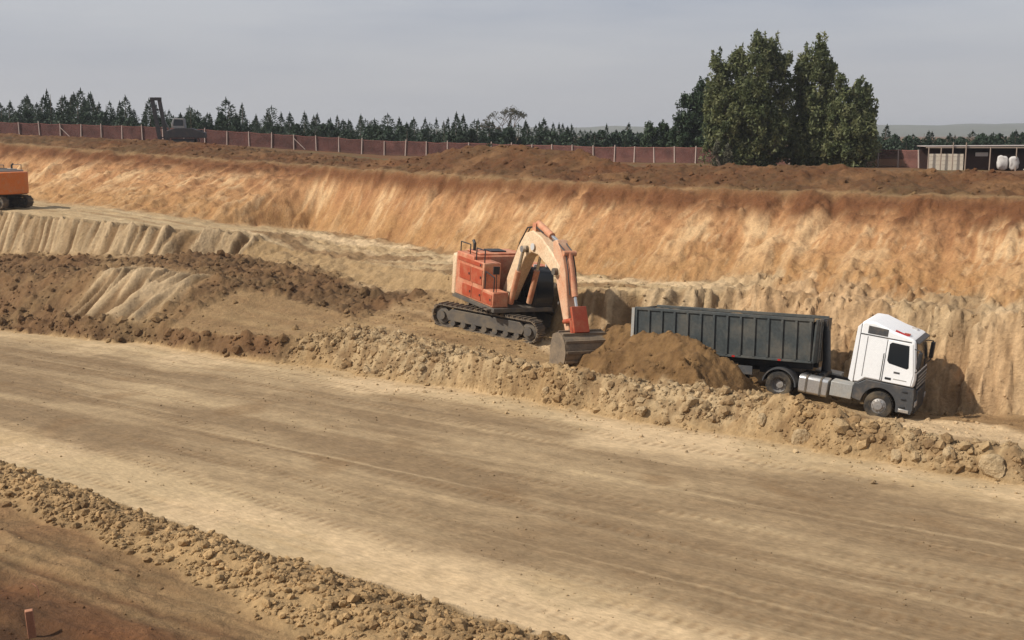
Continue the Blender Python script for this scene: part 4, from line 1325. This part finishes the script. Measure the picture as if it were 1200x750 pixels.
protos = []
for k in range(14):
    v, f, c = conifer_mesh(50 + k)
    me_o = mesh_np('crown', v, f, CONIF, False, c)
    tr = MB().cyl((0, 0, -.03), (0, 0, .95), .016, .003, n=6).build('trunk', BARK)
    protos.append((me_o.data, tr.data))
    for o in (me_o, tr): bpy.data.objects.remove(o)
r = np.random.default_rng(77)
xs = list(np.arange(-50, 815, 8.4)) + list(np.arange(1000, 1262, 6.2))
count = 0
tops = {0: 118, 60: 116, 105: 110, 140: 118, 200: 124, 300: 130, 400: 136, 500: 141, 560: 140, 640: 143, 720: 149, 800: 152, 1000: 158, 1100: 157, 1262: 157}
for row in range(2):
    for x in xs:
        px = x + r.normal() * 3 + row * 3.5
        Yt = (175 + 7 * r.normal()) if row == 0 else (192 + 8 * r.normal())
        p = V(px, 160, Y=Yt)
        gz = float(field_z(np.array([p.x]), np.array([p.y]))[0])
        top_y = np.interp(px, list(tops), list(tops.values())) + r.normal() * 4.0 + abs(r.normal()) * 4.5 * (r.uniform() < .6) + 2 * row - (6 * r.uniform() if r.uniform() < .18 else 0)
        zt = V(px, top_y, Y=Yt).z
        h = max(2.2, zt - gz) * (r.uniform(.62, .92) if r.uniform() < .45 else 1)
        if px > 990: h = min(h, 5.0)
        wd = h * r.uniform(.9, 1.5) * (1.5 if h < 4 else 1.1)
        t_ = bpy.data.objects.new('conifer', None)
        C.objects.link(t_)
        t_.location = (p.x, p.y, gz); t_.rotation_euler = (r.normal() * .025, r.normal() * .025, r.uniform(0, 6.28)); t_.scale = (wd, wd, h)
        tag(t_, 'dark green conifer standing in the long tree row beyond the red fence', 'tree', 'conifers in the row beyond the fence')
        k = int(r.integers(14))
        for nm, me in zip(('crown', 'trunk'), protos[k]):
            o = bpy.data.objects.new(nm, me); C.objects.link(o); o.parent = t_
        count += 1
# bushy growth between and below the conifers
BSH = []
for k in range(5):
    rr = np.random.default_rng(900 + k)
    n = 520
    a = rr.uniform(0, 6.283, n); zz = rr.uniform(0, 1, n); q = np.sqrt(rr.uniform(.1, 1, n)) * .62 * np.sqrt(np.clip(1 - zz ** 2.2, 0, 1)) * (.75 + .3 * np.sin(a * 3 + k))
    pp = np.stack([np.cos(a) * q, np.sin(a) * q, zz], 1)
    d1 = rr.normal(size=(n, 3)); d1 /= np.linalg.norm(d1, axis=1)[:, None]
    d2 = np.cross(d1, rr.normal(size=(n, 3))); d2 /= np.linalg.norm(d2, axis=1)[:, None]
    sz = rr.uniform(.04, .085, n)[:, None]
    vv = np.stack([pp - d1 * sz, pp + d2 * sz * .7, pp + d1 * sz * 1.3, pp - d2 * sz * .7], 1).reshape(-1, 3)
    oo = mesh_np('bush', vv, np.arange(len(vv)).reshape(-1, 4), CONIF, False, np.repeat(np.clip(.5 + .25 * rr.normal(size=n), 0, 1), 4)[:, None] * np.ones(3))
    BSH.append(oo.data); bpy.data.objects.remove(oo)
for x in list(np.arange(-45, 815, 8.6)) + list(np.arange(1004, 1262, 8.0)):
    px = x + r.normal() * 3; Yt = 168 + 4 * r.normal()
    p = V(px, 160, Y=Yt)
    gz = float(field_z(np.array([p.x]), np.array([p.y]))[0])
    o = bpy.data.objects.new('bush', BSH[int(r.integers(5))]); C.objects.link(o)
    hh = r.uniform(2.0, 3.6)
    o.location = (p.x, p.y, gz - .1); o.rotation_euler = (0, 0, r.uniform(0, 6.28)); o.scale = (hh * .8, hh * .8, hh)
    tag(o, 'low dark bush growing at the foot of the conifer row', 'bush', 'bushes at the foot of the conifers')
print('conifers', count)

# ------------------------------------------------------------------ red fence with pale posts
FENCE = bpy.data.materials.new('red_mesh_panel')
nt, N, L, b = nodes_of(FENCE)
tcx = N.new('ShaderNodeTexCoord'); nzf = N.new('ShaderNodeTexNoise'); nzf.inputs['Scale'].default_value = .9; nzf.inputs['Detail'].default_value = 6
L.new(tcx.outputs['Object'], nzf.inputs['Vector'])
rpf = N.new('ShaderNodeValToRGB')
rpf.color_ramp.elements[0].position = .3; rpf.color_ramp.elements[0].color = (.10, .040, .032, 1)
rpf.color_ramp.elements[1].position = .7; rpf.color_ramp.elements[1].color = (.20, .082, .064, 1)
L.new(nzf.outputs['Fac'], rpf.inputs['Fac']); L.new(rpf.outputs[0], b.inputs['Base Color']); b.inputs['Roughness'].default_value = .9
POST = paint('concrete_post', (.44, .35, .30), .9, .3, (.30, .19, .13), spec=.1)
TAPE = paint('pink_top_band', (.20, .09, .075), .9, .3, (.26, .13, .1), spec=.1)


def fence(pts, label, hgt):
    A = [V(x, 165, Y=Yv) for x, Yv in pts]
    root = empty('mesh_fence', (A[0].x, A[0].y, 0), None, label, 'fence')
    o = Vector((A[0].x, A[0].y, 0))
    r = np.random.default_rng(int(pts[0][0]) + 100)
    P = []
    for a, b_ in zip(A[:-1], A[1:]):
        n = max(1, round((b_ - a).length / 2.45))
        P += [a.lerp(b_, k / n) for k in range(n)]
    P.append(A[-1])
    pos = [Vector((p.x, p.y, ground_at(p.x, p.y))) - o for p in P]
    sh, bd = MB(), MB()
    for i, (a, b_) in enumerate(zip(pos[:-1], pos[1:])):
        d = (b_ - a); d.z = 0; d.normalize(); nrm = Vector((-d.y, d.x, 0)) * .02
        m_ = a.lerp(b_, .5); sag = r.uniform(.02, .10)
        for (u0, u1, za, zb) in ((a, m_, 0, sag), (m_, b_, sag, 0)):
            lo0, lo1 = u0 + Vector((0, 0, -.1)), u1 + Vector((0, 0, -.1))
            hi0, hi1 = u0 + Vector((0, 0, hgt - za)), u1 + Vector((0, 0, hgt - zb))
            sh._add([lo0 - nrm, lo1 - nrm, hi1 - nrm, hi0 - nrm, lo0 + nrm, lo1 + nrm, hi1 + nrm, hi0 + nrm], [(0, 1, 2, 3), (7, 6, 5, 4), (3, 2, 6, 7), (0, 4, 5, 1), (1, 5, 6, 2), (0, 3, 7, 4)])
            t2 = Vector((0, 0, .012)); t1 = Vector((0, 0, .10))
            bd._add([hi0 - nrm * 1.5 + t2, hi1 - nrm * 1.5 + t2, hi1 - nrm * 1.5 + t1, hi0 - nrm * 1.5 + t1, hi0 + nrm * 1.5 + t2, hi1 + nrm * 1.5 + t2, hi1 + nrm * 1.5 + t1, hi0 + nrm * 1.5 + t1], [(0, 1, 2, 3), (7, 6, 5, 4), (3, 2, 6, 7), (0, 4, 5, 1), (1, 5, 6, 2), (0, 3, 7, 4)])
    pn = sh.build('panel', FENCE, root, smooth=False)
    bd.build('top_band', TAPE, pn, smooth=False)
    for i, a in enumerate(pos):
        m = MB()
        lx, ly = r.normal() * .06, r.normal() * .04
        m.cyl(a + Vector((0, -.06, -.3)), a + Vector((lx, -.06 + ly, hgt + r.uniform(.05, .3))), .075, .06, n=6)
        po = m.build('post', POST, root)
        if i % 11 == 6 or i in (2,):
            MB().cyl(a + Vector((.05, -.14, hgt * .8)), a + Vector((1.3, -.2, 0)), .05, n=6).build('brace', POST, po)


trn = N.new('ShaderNodeBsdfTransparent'); mxs = N.new('ShaderNodeMixShader'); mxs.inputs['Fac'].default_value = .36
L.new(b.outputs[0], mxs.inputs[1]); L.new(trn.outputs[0], mxs.inputs[2]); L.new(mxs.outputs[0], N['Material Output'].inputs['Surface'])
fence([(-70, 152), (0, 150), (240, 148), (450, 146), (600, 143), (720, 138), (840, 133), (985, 127), (1078, 119)], 'long red mesh fence with pale posts running behind the pit to the shed', 1.55)

# ------------------------------------------------------------------ open shed at the right
WOODP = paint('grey_wood', (.28, .215, .17), .9, .4, (.34, .25, .18), spec=.1)
SHDARK = paint('shed_boards', (.055, .032, .027), .9, .3, (.1, .06, .045), spec=.1)
CREAMW = paint('cream_blocks', (.62, .54, .43), .9, .35, (.45, .36, .27), spec=.1)
SHEETR = paint('pale_roof_sheet', (.42, .36, .33), .7, .4, (.3, .22, .18), spec=.2)
SACKM = paint('white_sack', (.5, .47, .44), .9, .12, (.5, .42, .34), spec=.1)
sp0 = V(1086, 195, Y=113)
gz = ground_at(sp0.x, sp0.y)
shed = empty('open_shed', (sp0.x, sp0.y, gz), (0, 0, R(-6)), 'low open fronted shed with flat pale roof and cream block wall', 'shed')
HS = 2.0
SLM = 13.5
m = MB()
m.prism([(0 - .25, HS), (SLM, HS + .10), (SLM, HS + .16), (-.25, HS + .07)], -.35, 3.3)
m.build('roof', SHEETR, shed, .01)
MB().box(-.2, SLM, -.34, -.24, HS - .12, HS - .01, None).build('roof_beam', WOODP, shed)
for i, x in enumerate((.0, 1.05, 2.05, 3.15, 5.2, 7.4, 9.6, 12.0)):
    tall = .42 if i in (2, 3) else 0
    MB().cyl((x, -.42, -.2), (x + .04, -.42, HS - .05 + tall), .06, .05, n=7).build('post', WOODP, shed)
MB().box(0, SLM, 3.05, 3.15, -.2, HS - .02).build('back_wall', SHDARK, shed)
MB().box(SLM - .1, SLM, -.2, 3.0, -.2, HS - .02).build('side_wall', SHDARK, shed)
MB().box(3.3, SLM, .6, .7, -.2, 1.35).build('inner_wall', SHDARK, shed)
hw = MB()
hw.box(.06, 3.05, -.16, .0, -.2, 1.38)
for z in (.45, .80, 1.15): hw.box(.04, 3.07, -.175, -.165, z, z + .03)
hw.build('block_wall', CREAMW, shed, .015)
def sack(x, y, w_, h_, lab):
    bm = bmesh.new(); bmesh.ops.create_icosphere(bm, subdivisions=3, radius=1)
    v = np.array([q.co[:] for q in bm.verts]); f = np.array([[q.index for q in fc.verts] for fc in bm.faces]); bm.free()
    v = np.sign(v) * np.abs(v) ** .62
    v = v * np.array([w_ / 2, .28, h_ / 2]); v[:, 2] += h_ / 2
    v += .11 * np.stack([perlin(v[:, 0] * 3 + x, v[:, 2] * 3, k) for k in range(3)], 1)
    o = mesh_np('sack', v, f, SACKM, True)
    M_ = Matrix.Rotation(R(-6), 4, 'Z')
    o.location = Vector(shed.location) + M_ @ Vector((x, y, 0))
    tag(o, lab, 'sack')
sack(6.35, -.15, .95, 1.25, 'bulky white sack standing in the shed front, left of its pair')
sack(7.3, -.2, .85, 1.2, 'white sack with a folded top, right of its pair in the shed front')
o = MB().prism([(-.55, 0), (-.25, 0), (.42, 1.0), (.25, 1.08)], -.04, .04).build('board', CREAMW, None, .01)
o.location = Vector(shed.location) + Matrix.Rotation(R(-6), 4, 'Z') @ Vector((8.55, -.55, 0))
tag(o, 'pale board propped up right of the white sacks', 'board')
o = MB().box(-.55, .55, -.03, .03, -.17, .17).build('sign_board', SACKM, None, .01)
o.location = Vector(shed.location) + Matrix.Rotation(R(-6), 4, 'Z') @ Vector((4.75, .555, 1.33))
tag(o, 'small white board on the dark inner wall of the shed', 'board')

# ------------------------------------------------------------------ drilling rig by the fence
rg = V(212, 170, Y=128)
gz = ground_at(rg.x, rg.y)
RIGB = paint('rig_black', (.022, .02, .022), .6, .3, (.12, .08, .06))
RIGG = paint('rig_grey', (.17, .17, .17), .6, .4, (.3, .22, .17))
rig = empty('drilling_rig', (rg.x, rg.y, gz), (0, 0, R(6)), 'dark tracked drilling rig with a raised twin mast beside the red fence', 'drilling rig')
for s in (-1, 1):
    tm = MB(); pts, per = track_loop(2.1, .30, .32, 30)
    for (p, a) in pts:
        rot = Euler((0, -a, 0)).to_matrix(); c = Vector((p[0] + .35, s * .8, p[1])); hx = per / 30 * .48
        vs = [rot @ Vector((sx * hx, sy * .19, sz * .035)) + c for sz in (-1, 1) for sx, sy in ((-1, -1), (1, -1), (1, 1), (-1, 1))]
        tm._add(vs, [(3, 2, 1, 0), (4, 5, 6, 7), (0, 1, 5, 4), (1, 2, 6, 5), (2, 3, 7, 6), (3, 0, 4, 7)])
    tm.prism([(-.7, .12), (1.4, .12), (1.5, .5), (-.8, .5)], s * .8 - .12, s * .8 + .12)
    tm.build('track', RIGB, rig)
MB().prism([(-1.2, .55), (2.45, .55), (2.45, 1.05), (1.2, 1.5), (-.4, 1.5), (-1.2, 1.25)], -.85, .85).build('body', RIGB, rig, .04)
MB().box(1.5, 2.2, -.6, .6, .952, 1.35).build('engine_box', RIGB, rig, .04)
cb = MB().prism([(-.75, 1.502), (.55, 1.502), (.45, 2.45), (-.55, 2.5), (-.8, 1.9)], -.55, .55).build('cab', RIGG, rig, .05)
for s in (-1, 1):
    MB().prism([(-.6, 1.75), (.38, 1.75), (.34, 2.32), (-.48, 2.36)], s * .555 - .012, s * .555 + .012).build('side_window', GLASS, cb)
mast = MB()
for x in (-2.05, -1.38):
    a = Vector((x + .10, 0, .0)); b_ = Vector((x - .55, 0, 4.3))
    mast.cyl(a, b_, .25, n=4)
mst = mast.build('mast', RIGB, rig, .01)
for z in (.6, 1.5, 2.4, 3.3):
    MB().box(-2.05 + .10 - .151 * z, -1.38 + .10 - .151 * z, -.06, .06, z - .05, z + .05).build('crosspiece', RIGB, mst)
MB().box(-2.05 - .75, -1.38 - .35, -.2, .2, 4.2, 4.5).build('crown_block', RIGB, mst, .03)
MB().cyl((-.9, .0, 1.2), (-1.55, 0, 2.3), .07).build('mast_ram', RIGG, rig)

# ------------------------------------------------------------------ stake and twig in the near corner
sk = V(38, 746, .9)
for _ in range(5): sk = V(38, 747, ground_at(sk.x, sk.y))
WOODN = paint('weathered_stake', (.36, .17, .10), .85, .3, (.48, .33, .22), spec=.1)
o = MB().box(-.075, .075, -.06, .06, -.3, .58).build('wooden_stake', WOODN, None, .012)
o.location = (sk.x, sk.y, ground_at(sk.x, sk.y)); o.rotation_euler = (R(4), R(-4), R(20))
tag(o, 'short square wooden stake driven into the dark soil at the lower left corner', 'stake')
tw = V(45, 697, .7)
for _ in range(5): tw = V(45, 699, ground_at(tw.x, tw.y))
o = MB().tube([(0, 0, -.05), (.01, 0, .12), (-.03, 0, .22), (-.12, .02, .28)], .013, 6).build('twig', WOODN, None)
o.location = (tw.x, tw.y, ground_at(tw.x, tw.y))
tag(o, 'thin bent pale twig sticking up behind the wooden stake', 'twig')
# pale litter along the fence
for i, (px, py, lab) in enumerate(((690, 189, 'white scrap lying in front of the fence left of the trees'), (682, 186, 'smaller white scrap beside the fence foot'))):
    q = V(px, py, Y=122)
    v, f = clod_shapes(1, 500 + i)[0]
    o = mesh_np('scrap', v * np.array([.45, .25, .22]), f, SACKM, False)
    o.location = (q.x, q.y, ground_at(q.x, q.y) + .12)
    tag(o, lab, 'scrap')

# ------------------------------------------------------------------ far hills
HILLM = soil_material('far_hill', attr=False, base=(.10, .10, .065), scale=.01, bump=.0)
xs_ = np.linspace(-2600, 2600, 160); ys_ = np.linspace(2300, 4200, 40)
GX, GY = np.meshgrid(xs_, ys_)
prof = np.sin(np.clip((GY - 2300) / 1900, 0, 1) * math.pi)
GZ = 4 + prof * (20 + 12 * fbm(GX * .0016, GY * .0016, 4, 55) + 10 * sstep(400, 1500, GX))
n1_, n2_ = GX.shape
ii = (np.arange(n1_ - 1)[:, None] * n2_ + np.arange(n2_ - 1)[None, :])
o = mesh_np('hills', np.stack([GX.ravel(), GY.ravel(), GZ.ravel()], 1), np.stack([ii, ii + 1, ii + n2_ + 1, ii + n2_], -1).reshape(-1, 4), HILLM, True)
tag(o, 'low hazy hills on the horizon', 'hills', kind='structure')

# ------------------------------------------------------------------ haze: even thin air round everything
hz_ = MB().box(-3200, 3200, -60, 6500, -3, 60).build('haze', bpy.data.materials.new('haze_air'), None, smooth=False)
hm_ = hz_.data.materials[0]; hm_.use_nodes = True
hn = hm_.node_tree.nodes; hn.remove(hn['Principled BSDF'])
pv = hn.new('ShaderNodeVolumePrincipled'); pv.inputs['Color'].default_value = (.80, .82, .86, 1); pv.inputs['Density'].default_value = .00022
pv.inputs['Anisotropy'].default_value = .2
hm_.node_tree.links.new(pv.outputs[0], hn['Material Output'].inputs['Volume'])
tag(hz_, 'thin pale haze over the whole site', 'haze', kind='stuff')
# ------------------------------------------------------------------ camera, light, sky
cam = bpy.data.objects.new('camera', bpy.data.cameras.new('camera'))
C.objects.link(cam)
cam.location = (0, 0, CAMZ)
cam.rotation_euler = (R(90) - PITCH, 0, 0)
cam.data.sensor_width = 36
cam.data.lens = 36 * F
cam.data.clip_start = .1
cam.data.clip_end = 20000
SC.camera = cam

to_sun = Vector((-.88, -.30, 0)).normalized()
EL = R(43)
to_sun = (to_sun * math.cos(EL) + Vector((0, 0, math.sin(EL))))
sl = bpy.data.lights.new('sun', 'SUN')
sl.energy = 4.7
sl.angle = R(1.2)
sl.color = (1, .95, .87)
so = bpy.data.objects.new('sun', sl)
C.objects.link(so)
so.rotation_euler = to_sun.to_track_quat('Z', 'Y').to_euler()

w = bpy.data.worlds.new('World')
SC.world = w
w.use_nodes = True
N, L = w.node_tree.nodes, w.node_tree.links
bg = N['Background']
bg.inputs['Strength'].default_value = .1
sky = N.new('ShaderNodeTexSky')
sky.sky_type = 'NISHITA'
sky.sun_disc = False
sky.sun_elevation = EL
sky.sun_rotation = math.atan2(to_sun.x, to_sun.y)
sky.dust_density = 4.0
sky.air_density = 1.0
tc = N.new('ShaderNodeTexCoord')
mp = N.new('ShaderNodeMapping'); mp.inputs['Scale'].default_value = (1.6, 1.6, 11)
nz = N.new('ShaderNodeTexNoise'); nz.inputs['Scale'].default_value = 2.2; nz.inputs['Detail'].default_value = 5; nz.inputs['Roughness'].default_value = .5
L.new(tc.outputs['Generated'], mp.inputs['Vector']); L.new(mp.outputs[0], nz.inputs['Vector'])
rp = N.new('ShaderNodeValToRGB')
rp.color_ramp.elements[0].position = .36; rp.color_ramp.elements[0].color = (3.35, 3.85, 4.95, 1)
rp.color_ramp.elements[1].position = .64; rp.color_ramp.elements[1].color = (5.3, 5.55, 6.1, 1)
L.new(nz.outputs['Fac'], rp.inputs['Fac'])
sx = N.new('ShaderNodeSeparateXYZ'); L.new(tc.outputs['Generated'], sx.inputs[0])
hr = N.new('ShaderNodeMapRange'); hr.inputs['From Min'].default_value = 0; hr.inputs['From Max'].default_value = .16
L.new(sx.outputs['Z'], hr.inputs['Value'])
hm = N.new('ShaderNodeMixRGB'); hm.inputs['Color1'].default_value = (5.1, 5.05, 5.15, 1)
L.new(hr.outputs[0], hm.inputs['Fac']); L.new(rp.outputs[0], hm.inputs['Color2'])
mx = N.new('ShaderNodeMixRGB'); mx.inputs['Fac'].default_value = .86
L.new(sky.outputs[0], mx.inputs['Color1']); L.new(hm.outputs[0], mx.inputs['Color2'])
L.new(mx.outputs[0], bg.inputs['Color'])

SC.view_settings.view_transform = 'Standard'
SC.view_settings.look = 'None'
SC.view_settings.exposure = 0.10
SC.view_settings.gamma = 1.0
SC.render.engine = 'CYCLES'
SC.cycles.max_bounces = 5
SC.cycles.volume_bounces = 0
SC.cycles.use_denoising = True
